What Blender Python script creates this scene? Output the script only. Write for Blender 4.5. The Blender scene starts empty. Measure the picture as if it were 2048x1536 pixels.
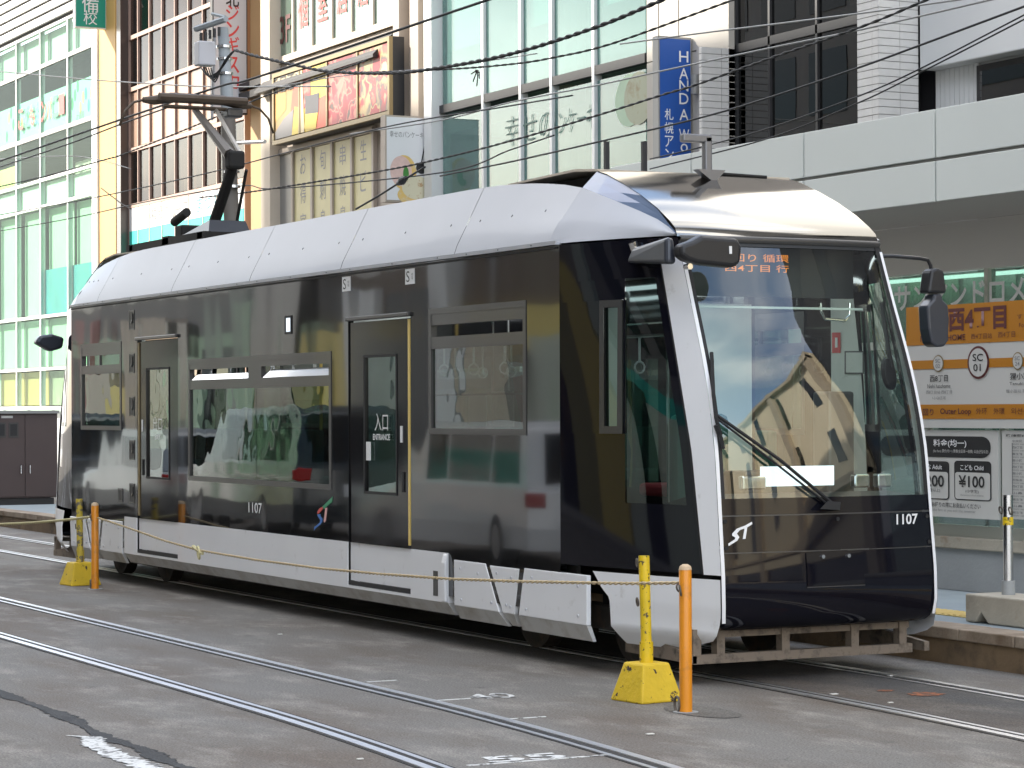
import bpy, math, random
import numpy as np
from mathutils import Vector, Matrix
random.seed(7)
SC = bpy.context.scene
COL = SC.collection
# ------------------------------------------------------------------ camera
CAMPOS = np.array((13.14528, -9.29814, 1.77812))
RC = np.array(((0.45486254, 0.89055268, -0.00399974),      # image right
               (-0.01125865, 0.0012595, -0.99993583),      # image down
               (-0.89049049, 0.45487838, 0.01059932)))     # forward
FPX = 5000.0
cd = bpy.data.cameras.new('camera'); cam = bpy.data.objects.new('camera', cd); COL.objects.link(cam)
cd.sensor_width = 36.0; cd.lens = FPX / 2048.0 * 36.0; cd.clip_start = 0.1; cd.clip_end = 2000.0
mw = Matrix.Identity(4)
for i in range(3):
    mw[i][0] = RC[0][i]; mw[i][1] = -RC[1][i]; mw[i][2] = -RC[2][i]; mw[i][3] = CAMPOS[i]
cam.matrix_world = mw
SC.camera = cam
# ------------------------------------------------------------------ sky, sun, exposure
SUN_EL = math.radians(30.0)
SUN_DIR = Vector((-0.75 * math.cos(SUN_EL), -0.6614 * math.cos(SUN_EL), math.sin(SUN_EL)))   # towards the sun
world = bpy.data.worlds.new('World'); SC.world = world; world.use_nodes = True
wn = world.node_tree.nodes; wl = world.node_tree.links; wn.clear()
wo = wn.new('ShaderNodeOutputWorld'); wb = wn.new('ShaderNodeBackground')
sky = wn.new('ShaderNodeTexSky'); sky.sky_type = 'NISHITA'; sky.sun_disc = False
sky.sun_elevation = SUN_EL; sky.sun_rotation = math.atan2(SUN_DIR.x, SUN_DIR.y); sky.air_density = 1.0; sky.dust_density = 1.2
wc = wn.new('ShaderNodeTexCoord'); wm = wn.new('ShaderNodeMapping'); wm.inputs['Scale'].default_value = (1.0, 1.0, 3.2)
wnz = wn.new('ShaderNodeTexNoise'); wnz.inputs['Scale'].default_value = 2.1; wnz.inputs['Detail'].default_value = 7.0
wr = wn.new('ShaderNodeValToRGB'); wr.color_ramp.elements[0].position = 0.40; wr.color_ramp.elements[1].position = 0.60
wx = wn.new('ShaderNodeMix'); wx.data_type = 'RGBA'
wl.new(wc.outputs['Generated'], wm.inputs['Vector']); wl.new(wm.outputs['Vector'], wnz.inputs['Vector'])
wl.new(wnz.outputs['Fac'], wr.inputs['Fac']); wl.new(wr.outputs['Color'], wx.inputs['Factor'])
wl.new(sky.outputs['Color'], wx.inputs['A']); wx.inputs['B'].default_value = (6.3, 6.2, 6.05, 1)
wl.new(wx.outputs['Result'], wb.inputs['Color']); wb.inputs['Strength'].default_value = 0.15
wl.new(wb.outputs['Background'], wo.inputs['Surface'])
sd = bpy.data.lights.new('sun', 'SUN'); sd.energy = 3.0; sd.angle = math.radians(0.5); sd.color = (1.0, 0.93, 0.82)
sun = bpy.data.objects.new('sun', sd); COL.objects.link(sun)
sun.rotation_euler = SUN_DIR.to_track_quat('Z', 'Y').to_euler(); sun.location = (-30, -30, 60)
SC.view_settings.view_transform = 'Standard'; SC.view_settings.look = 'None'
SC.view_settings.gamma = 1.0; SC.view_settings.use_curve_mapping = False
SC.view_settings.exposure = 1.93
SC.cycles.max_bounces = 8; SC.cycles.diffuse_bounces = 3; SC.cycles.glossy_bounces = 4
SC.cycles.transparent_max_bounces = 12; SC.cycles.transmission_bounces = 4
SC.cycles.caustics_reflective = False; SC.cycles.caustics_refractive = False
SC.cycles.use_denoising = True
SC.cycles.sample_clamp_indirect = 4.0
# ------------------------------------------------------------------ helpers
def ray(px, py):
    return RC.T @ np.array(((px - 1024.0) / FPX, (py - 768.0) / FPX, 1.0))
def on(px, py, axis, val):                 # photograph pixel -> point on the plane axis = val
    d = ray(px, py); t = (val - CAMPOS[axis]) / d[axis]
    return CAMPOS + t * d
def FX(px, y): return float(on(px, 600, 1, y)[0])
def FZ(px, py, y): return float(on(px, py, 1, y)[2])
def proj(p):
    q = RC @ (np.array(p, float) - CAMPOS)
    return 1024 + FPX * q[0] / q[2], 768 + FPX * q[1] / q[2]
OFF = {}
class MB:
    def __init__(s): s.v = []; s.f = []
    def add(s, vs, fs):
        n = len(s.v); s.v += [tuple(map(float, v)) for v in vs]; s.f += [tuple(i + n for i in f) for f in fs]; return s
    def hexa(s, p): return s.add(p, [(0, 3, 2, 1), (4, 5, 6, 7), (0, 1, 5, 4), (1, 2, 6, 5), (2, 3, 7, 6), (3, 0, 4, 7)])
    def box(s, x0, x1, y0, y1, z0, z1):
        x0, x1 = sorted((x0, x1)); y0, y1 = sorted((y0, y1)); z0, z1 = sorted((z0, z1))
        return s.hexa([(x0, y0, z0), (x1, y0, z0), (x1, y1, z0), (x0, y1, z0), (x0, y0, z1), (x1, y0, z1), (x1, y1, z1), (x0, y1, z1)])
    def poly(s, pts): return s.add(pts, [tuple(range(len(pts)))])
    def prism(s, pts, axis, a, b):          # polygon in the two other axes, extruded along axis
        def P(q, t):
            return (t, q[0], q[1]) if axis == 0 else (q[0], t, q[1]) if axis == 1 else (q[0], q[1], t)
        n = len(pts); vs = [P(q, a) for q in pts] + [P(q, b) for q in pts]
        return s.add(vs, [tuple(range(n))[::-1], tuple(range(n, 2 * n))] + [(i, (i + 1) % n, n + (i + 1) % n, n + i) for i in range(n)])
    def grid(s, rows, close=False):
        m = len(rows[0]); vs = [p for r in rows for p in r]; fs = []
        for i in range(len(rows) - 1):
            for j in range(m - 1 + (1 if close else 0)):
                k = (j + 1) % m
                fs.append((i * m + j, i * m + k, (i + 1) * m + k, (i + 1) * m + j))
        return s.add(vs, fs)
    def tube(s, path, r, n=8):
        path = [Vector(p) for p in path]; rows = []; up = None
        for i, p in enumerate(path):
            a = path[max(i - 1, 0)]; b = path[min(i + 1, len(path) - 1)]; t = (b - a).normalized()
            if up is None:
                up = t.orthogonal().normalized()
            up = (up - t * up.dot(t)).normalized(); w = t.cross(up)
            rr = r[i] if isinstance(r, (list, tuple)) else r
            rows.append([tuple(p + (up * math.cos(2 * math.pi * k / n) + w * math.sin(2 * math.pi * k / n)) * rr) for k in range(n)])
        k = len(s.v); s.grid(rows, True)
        s.f.append(tuple(range(k, k + n))[::-1]); e = k + n * (len(rows) - 1); s.f.append(tuple(range(e, e + n)))
        return s
    def cyl(s, a, b, r, r2=None, n=16): return s.tube([a, b], [r, r if r2 is None else r2], n)
    def ring(s, c, nrm, R, r, n=14, m=6):
        c = Vector(c); nrm = Vector(nrm).normalized(); u = nrm.orthogonal().normalized(); w = nrm.cross(u); rows = []
        for i in range(n + 1):
            a = 2 * math.pi * i / n; d = u * math.cos(a) + w * math.sin(a)
            rows.append([tuple(c + d * (R + r * math.cos(2 * math.pi * k / m)) + nrm * r * math.sin(2 * math.pi * k / m)) for k in range(m)])
        return s.grid(rows, True)
    def disc(s, c, nrm, r, n=24, rz=None):
        c = Vector(c); nrm = Vector(nrm).normalized(); u = nrm.orthogonal().normalized()
        if abs(nrm.z) < .9: u = Vector((0, 0, 1)).cross(nrm).normalized()
        w = nrm.cross(u)
        return s.poly([tuple(c + u * math.cos(2 * math.pi * i / n) * r + w * math.sin(2 * math.pi * i / n) * (rz or r)) for i in range(n)])
    def map(s, fn): s.v = [tuple(fn(p)) for p in s.v]; return s
    def build(s, name, mat, parent=None, smooth=False, bevel=0, kind=None, seg=2):
        off = OFF.get(parent.name, (0, 0, 0)) if parent else (0, 0, 0)
        me = bpy.data.meshes.new(name)
        me.from_pydata([(a - off[0], b - off[1], c - off[2]) for a, b, c in s.v], [], s.f); me.update()
        if smooth:
            me.polygons.foreach_set('use_smooth', [True] * len(me.polygons))
            if smooth == 'auto':
                try: me.set_sharp_from_angle(angle=math.radians(40))
                except Exception: pass
        me.materials.append(M[mat] if isinstance(mat, str) else mat)
        o = bpy.data.objects.new(name, me); COL.objects.link(o)
        if parent: o.parent = parent
        OFF[o.name] = off
        if bevel:
            b = o.modifiers.new('bevel', 'BEVEL'); b.width = bevel; b.segments = seg; b.limit_method = 'ANGLE'
        if kind: o['kind'] = kind
        return o
def tag(o, label, cat, group=None, kind=None):
    if label: o['label'] = label
    if cat: o['category'] = cat
    if group: o['group'] = group
    if kind: o['kind'] = kind
    return o
def thing(name, label, cat, loc, group=None):
    o = bpy.data.objects.new(name, None); COL.objects.link(o); o.location = loc; o.empty_display_size = .3
    OFF[o.name] = tuple(loc)
    return tag(o, label, cat, group)
def copy_tree(src, loc, label, group=None):
    r = src.copy(); COL.objects.link(r); r.location = loc; r['label'] = label
    if group: r['group'] = group
    OFF[r.name] = tuple(loc)
    for ch in src.children:
        c = ch.copy(); COL.objects.link(c); c.parent = r
        for g in ch.children:
            d = g.copy(); COL.objects.link(d); d.parent = c
    return r
def text(name, body, mat, parent, origin, xdir, updir, height, width=None, bold=0.0, align='CENTER', vertical=False):
    """flat lettering: origin is the middle of the text block; height is its full height in metres"""
    cu = bpy.data.curves.new(name, 'FONT'); cu.body = '\n'.join(body) if vertical else body
    cu.align_x = 'CENTER'; cu.offset = bold; cu.resolution_u = 3
    if vertical: cu.space_line = 1.02
    t = bpy.data.objects.new(name, cu); COL.objects.link(t)
    me = bpy.data.meshes.new_from_object(t.evaluated_get(bpy.context.evaluated_depsgraph_get()))
    bpy.data.objects.remove(t)
    co = np.zeros(len(me.vertices) * 3); me.vertices.foreach_get('co', co); co = co.reshape(-1, 3)
    if not len(co): return None
    lo = co.min(0); hi = co.max(0); h = max(hi[1] - lo[1], 1e-6); w = max(hi[0] - lo[0], 1e-6)
    sy = height / h; sx = sy if width is None else width / w
    c = (lo + hi) / 2
    if align == 'LEFT': c[0] = lo[0]
    X = np.array(Vector(xdir).normalized()); U = np.array(Vector(updir).normalized())
    off = np.array(OFF.get(parent.name, (0, 0, 0)) if parent else (0, 0, 0))
    P = np.array(origin, float)[None] - off[None] + (co[:, :1] - c[0]) * sx * X[None] + (co[:, 1:2] - c[1]) * sy * U[None]
    me.vertices.foreach_set('co', P.ravel()); me.update()
    me.materials.clear(); me.materials.append(M[mat])
    o = bpy.data.objects.new(name, me); COL.objects.link(o); o.parent = parent
    OFF[o.name] = tuple(off)
    return o
def wallholes(mb, xs0, xs1, z0, z1, holes, y, th):
    """panel in the XZ plane at y with rectangular holes (x0,x1,z0,z1), thickness th towards +y"""
    xs = sorted({xs0, xs1, *[h[0] for h in holes], *[h[1] for h in holes]}); zs = sorted({z0, z1, *[h[2] for h in holes], *[h[3] for h in holes]})
    for a, b in zip(xs, xs[1:]):
        for c, d in zip(zs, zs[1:]):
            mx, mz = (a + b) / 2, (c + d) / 2
            if any(h[0] < mx < h[1] and h[2] < mz < h[3] for h in holes): continue
            for yy in (y, y + th): mb.poly([(a, yy, c), (b, yy, c), (b, yy, d), (a, yy, d)])
    for (a, b, c, d) in list(holes) + [(xs0, xs1, z0, z1)]:
        mb.grid([[(a, y, c), (b, y, c), (b, y, d), (a, y, d)], [(a, y + th, c), (b, y + th, c), (b, y + th, d), (a, y + th, d)]], True)
    return mb
def framebars(mb, x0, x1, z0, z1, y0, y1, w):
    mb.box(x0, x1, y0, y1, z0, z0 + w); mb.box(x0, x1, y0, y1, z1 - w, z1)
    mb.box(x0, x0 + w, y0, y1, z0 + w, z1 - w); mb.box(x1 - w, x1, y0, y1, z0 + w, z1 - w); return mb
# ------------------------------------------------------------------ materials
M = {}
def nd(nt, t, **kw):
    n = nt.nodes.new(t)
    for k, v in kw.items():
        if k in n.inputs: n.inputs[k].default_value = v
        else: setattr(n, k, v)
    return n
def mat(name, col, rough=.5, metal=0., coat=0., spec=.5, var=0., vscale=4., bump=0., bscale=40., wav=0., wscale=1.5, wvec=None, emit=None, estr=0., dirt=None, dscale=3., dpos=(.5, .7), crough=.04):
    m = bpy.data.materials.new(name); m.use_nodes = True; nt = m.node_tree; b = nt.nodes['Principled BSDF']
    b.inputs['Roughness'].default_value = rough; b.inputs['Metallic'].default_value = metal
    b.inputs['Coat Weight'].default_value = coat; b.inputs['Coat Roughness'].default_value = crough; b.inputs['Specular IOR Level'].default_value = spec
    tc = nt.nodes.new('ShaderNodeTexCoord'); geo = nt.nodes.new('ShaderNodeNewGeometry'); P = geo.outputs['Position']
    c4 = (*col, 1); b.inputs['Base Color'].default_value = c4; out = None
    if var:
        n = nd(nt, 'ShaderNodeTexNoise', Scale=vscale, Detail=6.0); nt.links.new(P, n.inputs['Vector'])
        mr = nd(nt, 'ShaderNodeMapRange'); mr.inputs[3].default_value = 1 - var; mr.inputs[4].default_value = 1 + var
        mr.inputs[1].default_value = .25; mr.inputs[2].default_value = .75
        nt.links.new(n.outputs['Fac'], mr.inputs[0])
        mx = nd(nt, 'ShaderNodeMix', data_type='RGBA', blend_type='MULTIPLY'); mx.inputs['Factor'].default_value = 1
        mx.inputs['A'].default_value = c4; nt.links.new(mr.outputs[0], mx.inputs['B']); out = mx.outputs['Result']
    if dirt:
        n = nd(nt, 'ShaderNodeTexNoise', Scale=dscale, Detail=9.0, Roughness=.65); nt.links.new(P, n.inputs['Vector'])
        r = nt.nodes.new('ShaderNodeValToRGB'); r.color_ramp.elements[0].position = dpos[0]; r.color_ramp.elements[1].position = dpos[1]
        nt.links.new(n.outputs['Fac'], r.inputs['Fac'])
        mx = nd(nt, 'ShaderNodeMix', data_type='RGBA'); mx.inputs['A'].default_value = c4; mx.inputs['B'].default_value = (*dirt, 1)
        if out: nt.links.new(out, mx.inputs['A'])
        nt.links.new(r.outputs['Color'], mx.inputs['Factor']); out = mx.outputs['Result']
    if out: nt.links.new(out, b.inputs['Base Color'])
    nrm = None
    if bump:
        n = nd(nt, 'ShaderNodeTexNoise', Scale=bscale, Detail=5.0); nt.links.new(P, n.inputs['Vector'])
        bp = nd(nt, 'ShaderNodeBump', Strength=bump, Distance=.01); nt.links.new(n.outputs['Fac'], bp.inputs['Height']); nrm = bp.outputs['Normal']
    if wav:
        n = nd(nt, 'ShaderNodeTexNoise', Scale=wscale, Detail=0.3); PV = P
        if wvec: mpp = nd(nt, 'ShaderNodeMapping', Scale=wvec); nt.links.new(P, mpp.inputs['Vector']); PV = mpp.outputs['Vector']
        nt.links.new(PV, n.inputs['Vector'])
        bp = nd(nt, 'ShaderNodeBump', Strength=1.0, Distance=wav); nt.links.new(n.outputs['Fac'], bp.inputs['Height'])
        if nrm: nt.links.new(nrm, bp.inputs['Normal'])
        nrm = bp.outputs['Normal']
    if nrm:
        nt.links.new(nrm, b.inputs['Normal'])
        if coat and wav: nt.links.new(nrm, b.inputs['Coat Normal'])
    if emit: b.inputs['Emission Color'].default_value = (*emit, 1); b.inputs['Emission Strength'].default_value = estr
    M[name] = m; return m
def glass(name, tint, refl=1.0, rough=.0, ior=1.5, wav=0., wscale=2., gcol=(1, 1, 1), body=None, bodyf=0.):
    m = bpy.data.materials.new(name); m.use_nodes = True; nt = m.node_tree; nt.nodes.clear()
    o = nt.nodes.new('ShaderNodeOutputMaterial'); t = nd(nt, 'ShaderNodeBsdfTransparent', Color=(*tint, 1))
    g = nd(nt, 'ShaderNodeBsdfGlossy', Color=(*gcol, 1), Roughness=rough); fr = nd(nt, 'ShaderNodeFresnel', IOR=ior)
    ml = nd(nt, 'ShaderNodeMath', operation='MULTIPLY', use_clamp=True); ml.inputs[1].default_value = refl
    mx = nt.nodes.new('ShaderNodeMixShader'); nt.links.new(fr.outputs[0], ml.inputs[0])
    gb = nt.nodes.new('ShaderNodeNewGeometry'); im = nd(nt, 'ShaderNodeMath', operation='MULTIPLY_ADD'); im.inputs[1].default_value = 1 / ior - ior; im.inputs[2].default_value = ior
    nt.links.new(gb.outputs['Backfacing'], im.inputs[0]); nt.links.new(im.outputs[0], fr.inputs['IOR']); nt.links.new(ml.outputs[0], mx.inputs[0])
    base = t.outputs[0]
    if body:
        d = nd(nt, 'ShaderNodeBsdfDiffuse', Color=(*body, 1)); m2 = nt.nodes.new('ShaderNodeMixShader'); m2.inputs[0].default_value = bodyf
        nt.links.new(t.outputs[0], m2.inputs[1]); nt.links.new(d.outputs[0], m2.inputs[2]); base = m2.outputs[0]
    nt.links.new(base, mx.inputs[1]); nt.links.new(g.outputs[0], mx.inputs[2]); nt.links.new(mx.outputs[0], o.inputs['Surface'])
    if wav:
        geo = nt.nodes.new('ShaderNodeNewGeometry'); n = nd(nt, 'ShaderNodeTexNoise', Scale=wscale, Detail=1.0)
        nt.links.new(geo.outputs['Position'], n.inputs['Vector'])
        bp = nd(nt, 'ShaderNodeBump', Strength=1.0, Distance=wav); nt.links.new(n.outputs['Fac'], bp.inputs['Height'])
        nt.links.new(bp.outputs['Normal'], g.inputs['Normal']); nt.links.new(bp.outputs['Normal'], fr.inputs['Normal'])
    M[name] = m; return m
mat('tram_black', (.009, .009, .010), .07, 0, 1., .22, wav=.0065, wscale=1.4, wvec=(1.2, 1., .4), crough=.035)
mat('tram_black_smooth', (.006, .006, .010), .2, 0, .6, .0, wav=.002, wscale=1.1)
mat('tram_white', (.80, .805, .82), .30, 0, .35, .5, var=.03, vscale=2., dirt=(.45, .43, .40), dscale=6., dpos=(.62, .85))
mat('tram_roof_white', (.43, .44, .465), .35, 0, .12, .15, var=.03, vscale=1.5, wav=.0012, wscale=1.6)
mat('facet_sky_tint', (.13, .18, .28), .2, 0, .8, .5)  # blue of the reflected sky put into the base colour
mat('skirt_chamfer', (.56, .56, .55), .4, 0, .1, .5, dirt=(.30, .26, .21), dscale=4., dpos=(.45, .8))  # greyer than the skirt: shade of the downward face in the colour, plus dirt
mat('silver', (.36, .34, .305), .10, 1., 0, .5, wav=.016, wscale=1.8, wvec=(1.4, .5, 1.4))
mat('door_dark', (.014, .013, .014), .25, 0, .9, .0, wav=.0015, wscale=1.0, crough=.08)
mat('frame_grey', (.055, .053, .052), .42, .2, .2)
mat('rubber', (.012, .012, .013), .65)
mat('under_dark', (.012, .011, .010), .8)
mat('plastic_black', (.016, .016, .018), .42, 0, .0, .5, bump=.1, bscale=300)
mat('mirror_blue', (.030, .034, .045), .35, 0, .2)
mat('bogie', (.045, .038, .032), .7, .2, dirt=(.09, .06, .04), dscale=9.)
mat('lifeguard', (.22, .175, .135), .65, .1, dirt=(.06, .05, .04), dscale=12.)
mat('chrome', (.75, .75, .75), .12, 1.)
mat('steel', (.62, .62, .63), .25, 1., var=.06, vscale=8.)
mat('yellow_rod', (.80, .58, .16), .35, 0, .3)
mat('print_white', (.80, .80, .80), .5)
mat('print_black', (.012, .012, .014), .5)
mat('print_red', (.60, .05, .05), .5)
mat('print_salmon', (.62, .07, .06), .5)
mat('print_green', (.02, .27, .12), .45)
mat('print_pink', (.72, .40, .38), .5)
mat('print_blue', (.03, .16, .50), .45)
mat('print_maroon', (.10, .02, .02), .5)
mat('print_grey', (.20, .20, .20), .5)
mat('led_orange', (.5, .14, .02), .5, emit=(1.0, .30, .03), estr=.22)
mat('lit_panel', (.8, .85, .95), .4, emit=(.75, .88, 1.0), estr=.28)
mat('lamp_strip', (.9, .9, .9), .5, emit=(.9, .95, 1.0), estr=2.5)
mat('cabin_grey', (.62, .65, .60), .6, var=.04)
mat('cabin_ceiling', (.50, .51, .50), .6)
mat('cabin_floor', (.12, .11, .10), .6)
mat('seat_cloth', (.05, .13, .10), .85, bump=.3, bscale=120)
mat('seat_red', (.32, .02, .03), .8, bump=.2, bscale=100)
mat('dash', (.028, .030, .032), .5)
glass('glass_tram', (.36, .45, .42), 1.5, .0, 1.52, wav=.0012, wscale=3.)
glass('glass_screen', (.84, .94, .89), 2.4, .0, 1.52, wav=.0008, wscale=1.2)
glass('glass_quarter', (.30, .40, .38), 1.2, .0, 1.52, wav=.0006)
glass('sash_sky_white', (.55, .62, .66), 3.0, .05, 1.7, body=(.85, .9, .95), bodyf=.9)  # white diffuse body stands for sky mirrored in the tilted sashes
def asphalt(name, base, brown, light, speck=.25):
    m = mat(name, base, .85, bump=.55, bscale=70.); nt = m.node_tree; b = nt.nodes['Principled BSDF']
    geo = nt.nodes.new('ShaderNodeNewGeometry'); P = geo.outputs['Position']; L = nt.links
    def noise(s, d, lo, hi, rough=.6, scl=None):
        v = P
        if scl:
            mp = nd(nt, 'ShaderNodeMapping', Scale=scl); L.new(P, mp.inputs['Vector']); v = mp.outputs['Vector']
        n = nd(nt, 'ShaderNodeTexNoise', Scale=s, Detail=d, Roughness=rough); L.new(v, n.inputs['Vector'])
        r = nt.nodes.new('ShaderNodeValToRGB'); r.color_ramp.elements[0].position = lo; r.color_ramp.elements[1].position = hi
        L.new(n.outputs['Fac'], r.inputs['Fac']); return r.outputs['Color']
    def mixc(a, col, f, mode='MIX'):
        x = nd(nt, 'ShaderNodeMix', data_type='RGBA', blend_type=mode)
        if isinstance(a, tuple): x.inputs['A'].default_value = (*a, 1)
        else: L.new(a, x.inputs['A'])
        if isinstance(col, tuple): x.inputs['B'].default_value = (*col, 1)
        else: L.new(col, x.inputs['B'])
        if isinstance(f, float): x.inputs['Factor'].default_value = f
        else: L.new(f, x.inputs['Factor'])
        return x.outputs['Result']
    c = mixc(base, brown, noise(.55, 6., .42, .66, .6, (.6, 1.6, 1)))
    c = mixc(c, light, noise(1.7, 8., .50, .74, .7, (.7, 1.4, 1)))
    c = mixc(c, tuple(v * .55 for v in base), noise(2.6, 8., .60, .74, .7))
    vo = nd(nt, 'ShaderNodeTexVoronoi', Scale=38.0); L.new(P, vo.inputs['Vector'])
    r = nt.nodes.new('ShaderNodeValToRGB'); r.color_ramp.elements[0].position = .08; r.color_ramp.elements[1].position = .22
    r.color_ramp.elements[0].color = (1, 1, 1, 1); r.color_ramp.elements[1].color = (0, 0, 0, 1); L.new(vo.outputs['Distance'], r.inputs['Fac'])
    sel = mixc(r.outputs['Color'], noise(9., 2., .55, .62), 1.0, 'MULTIPLY')
    c = mixc(c, tuple(min(1, v * 2.6) for v in base), mixc((0, 0, 0), sel, speck * 2))
    g = noise(75., 4., .28, .72, .8); c = mixc(c, g, .8, 'OVERLAY')
    L.new(c, b.inputs['Base Color']); return m
asphalt('road', (.155, .145, .131), (.112, .088, .068), (.27, .25, .22))
asphalt('track_patch', (.065, .062, .060), (.095, .075, .058), (.14, .125, .11), .08)
asphalt('seal', (.018, .018, .019), (.03, .026, .022), (.05, .045, .04), .02)
asphalt('old_crack', (.020, .021, .023), (.03, .028, .026), (.05, .05, .05), .04)
mat('platform_top', (.23, .27, .29), .8, var=.1, vscale=3., bump=.2, bscale=60)
mat('kerb_stone', (.30, .24, .18), .85, var=.22, vscale=3.5, bump=.5, bscale=35, dirt=(.12, .075, .04), dscale=2.2, dpos=(.45, .75))
mat('platform_face', (.17, .115, .065), .9, var=.3, vscale=2.5, bump=.5, bscale=30, dirt=(.06, .045, .03), dscale=3., dpos=(.5, .7))
mat('tactile', (.62, .47, .18), .75, var=.1)
mat('concrete', (.30, .31, .31), .85, var=.10, vscale=2., bump=.3, bscale=30)
mat('concrete_warm', (.40, .36, .29), .85, var=.14, vscale=4., bump=.5, bscale=25, dirt=(.22, .13, .06), dscale=3., dpos=(.55, .72))
mat('rail_bright', (.72, .71, .71), .40, 1., var=.06, vscale=3.)
mat('rail_dark', (.035, .03, .028), .6, .5)
mat('paint_worn', (.62, .62, .60), .75, var=.08, dirt=(.15, .145, .14), dscale=14., dpos=(.50, .58))
mat('sidewalk', (.25, .24, .23), .85, var=.1, vscale=1.)
# ------------------------------------------------------------------ ground, platform, rails
MB().box(-400, 400, -300, 300, -.5, 0).build('road', 'road', kind='structure')
s = MB().box(-120, 60, 9.2, 24, .0, .14).build('far_pavement', 'sidewalk', kind='structure')
s = MB().box(-120, 60, -60, -16.5, .0, .14).build('near_pavement', 'sidewalk', kind='structure')
def ny(x, y0, off=0.):                       # track bends gently towards the viewer ahead of the tram
    return y0 + off - (.0125 * max(0, x + 1.2) ** 2 if x > -1.2 else 0)
XS = [-120, -60, -30, -15, -6, -2] + [-1.2 + .5 * i for i in range(1, 22)]
def strip(mb, y0, o0, o1, z0, z1, xs=XS):
    mb.grid([[(x, ny(x, y0, o0), z0), (x, ny(x, y0, o0), z1), (x, ny(x, y0, o1), z1), (x, ny(x, y0, o1), z0)] for x in xs]); return mb
def rail(y0, side, label):
    t = thing('tram_rail', label, 'rail', (0, y0, 0), 'grooved tram rails set in the road')
    strip(MB(), y0, *((-.105, .075) if side > 0 else (-.075, .105)), 0., .004).build('seal_strip', 'seal', t)
    strip(MB(), y0, *( (.0, .056) if side > 0 else (-.056, .0)), .002, .010).build('rail_head', 'rail_bright', t)
    strip(MB(), y0, *((-.085, -.052) if side > 0 else (.052, .085)), .002, .006).build('guard_lip', 'rail_bright', t)
    return t
rail(-2.805, 1, 'rail of the empty track, the one nearer the parked tram')
rail(-3.875, -1, 'rail of the empty track farthest from the tram, nearest the viewer')
rail(-.555, -1, 'rail under the tram on the viewer side, running out past its nose')
rail(.512, 1, 'rail under the tram on the platform side')
mb = MB(); strip(mb, 0, -.48, .44, 0, .0035, [x for x in XS if -7 < x]); mb.build('dark_asphalt_patch', 'track_patch', kind='structure')
# platform with kerb stones, tactile strip and back wall
PE, PB, PT = 1.36, 3.62, .25
pf = MB().box(-27.5, 14, PE, 5.4, 0, PT - .004).build('platform', 'platform_top', kind='structure')
MB().box(-27.5, 14, PE - .012, PE - .001, 0, PT - .075).build('platform_face', 'platform_face', pf)
x = -27.5; n = 0
while x < 10:
    w = .62 + random.uniform(-.01, .01)
    o = MB().box(x + .006, x + w - .006, PE - .03 + random.uniform(-.006, .006), PE + .27, PT - .078, PT + .004 + random.uniform(-.003, .003)).build('kerb_stone', 'kerb_stone', pf, bevel=.008)
    x += w
x = -11.
while x < 3:
    o = MB().box(x + .004, x + .296, PE + .62, PE + .915, PT - .003, PT + .004)
    for k in range(4): o.box(x + .03 + .07 * k, x + .065 + .07 * k, PE + .64, PE + .895, PT + .004, PT + .010)
    o.build('tactile_tile', 'tactile', pf); x += .3
bw = thing('platform_wall', 'low concrete wall with glazed screen along the back of the platform', 'wall', (-4, PB, PT))
MB().box(-13, 6, PB, PB + .16, PT, .60).build('parapet', 'concrete', bw)
MB().box(-13, 6, PB - .03, PB + .19, .60, .70).build('coping', 'concrete_warm', bw, bevel=.01)
mat('alu_cream', (.50, .50, .44), .5, .2)
MB().box(-13, 6, PB + .02, PB + .10, .70, .80).build('sill_rail', 'alu_cream', bw)
MB().box(-13, -4.7, PB + .03, PB + .09, 2.3, 2.37).build('head_rail', 'alu_cream', bw)
glass('glass_fence', (.70, .82, .80), 1.1, .0, 1.5, body=(.35, .45, .45), bodyf=.15)
xp = FX(2000, PB)
for i in range(-5, 6):
    xa = xp + i * 1.02
    MB().box(xa - .035, xa + .035, PB + .015, PB + .105, .80, 2.3).build('post', 'alu_cream', bw)
    MB().box(xa + .04, xa + .98, PB + .05, PB + .06, .80, 2.3).build('pane', 'glass_fence', bw)
# worn markings and crack on the road
mb = MB()
for (a, b) in [((870, 1402), (938, 1397))]:
    p = on(*a, 2, 0); q = on(*b, 2, 0); mb.box(p[0] - .012, p[0] + .012, p[1], q[1], .0008, .0042)
mb.build('stop_line_tick', 'paint_worn', bpy.data.objects['road'])
RD = bpy.data.objects['road']
p = on(980, 1393, 2, 0)
text('distance_number', '40', 'paint_worn', RD, (p[0], p[1], .004), (0.10, 1, 0), (-1, .1, 0), .26, .30, .012)
p = on(1062, 1520, 2, 0)
text('distance_number', '55', 'paint_worn', RD, (p[0] - .08, p[1], .004), (0.06, 1, 0), (-1, .06, 0), .20, .44, .03)
mb = MB(); p = on(935, 1532, 2, 0); q = on(1225, 1510, 2, 0); mb.box(p[0] - .014, p[0] + .014, p[1], q[1], .0008, .0042); mb.build('stop_line_tick', 'paint_worn', RD)
p = on(1045, 1437, 2, 0); MB().box(p[0] - .01, p[0] + .01, p[1] - .13, p[1] + .15, .0008, .0042).build('stop_line_tick', 'paint_worn', RD)
p = on(760, 1363, 2, 0); MB().box(p[0] - .01, p[0] + .01, p[1] - .2, p[1] + .12, .0008, .0042).build('stop_line_tick', 'paint_worn', RD)
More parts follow.
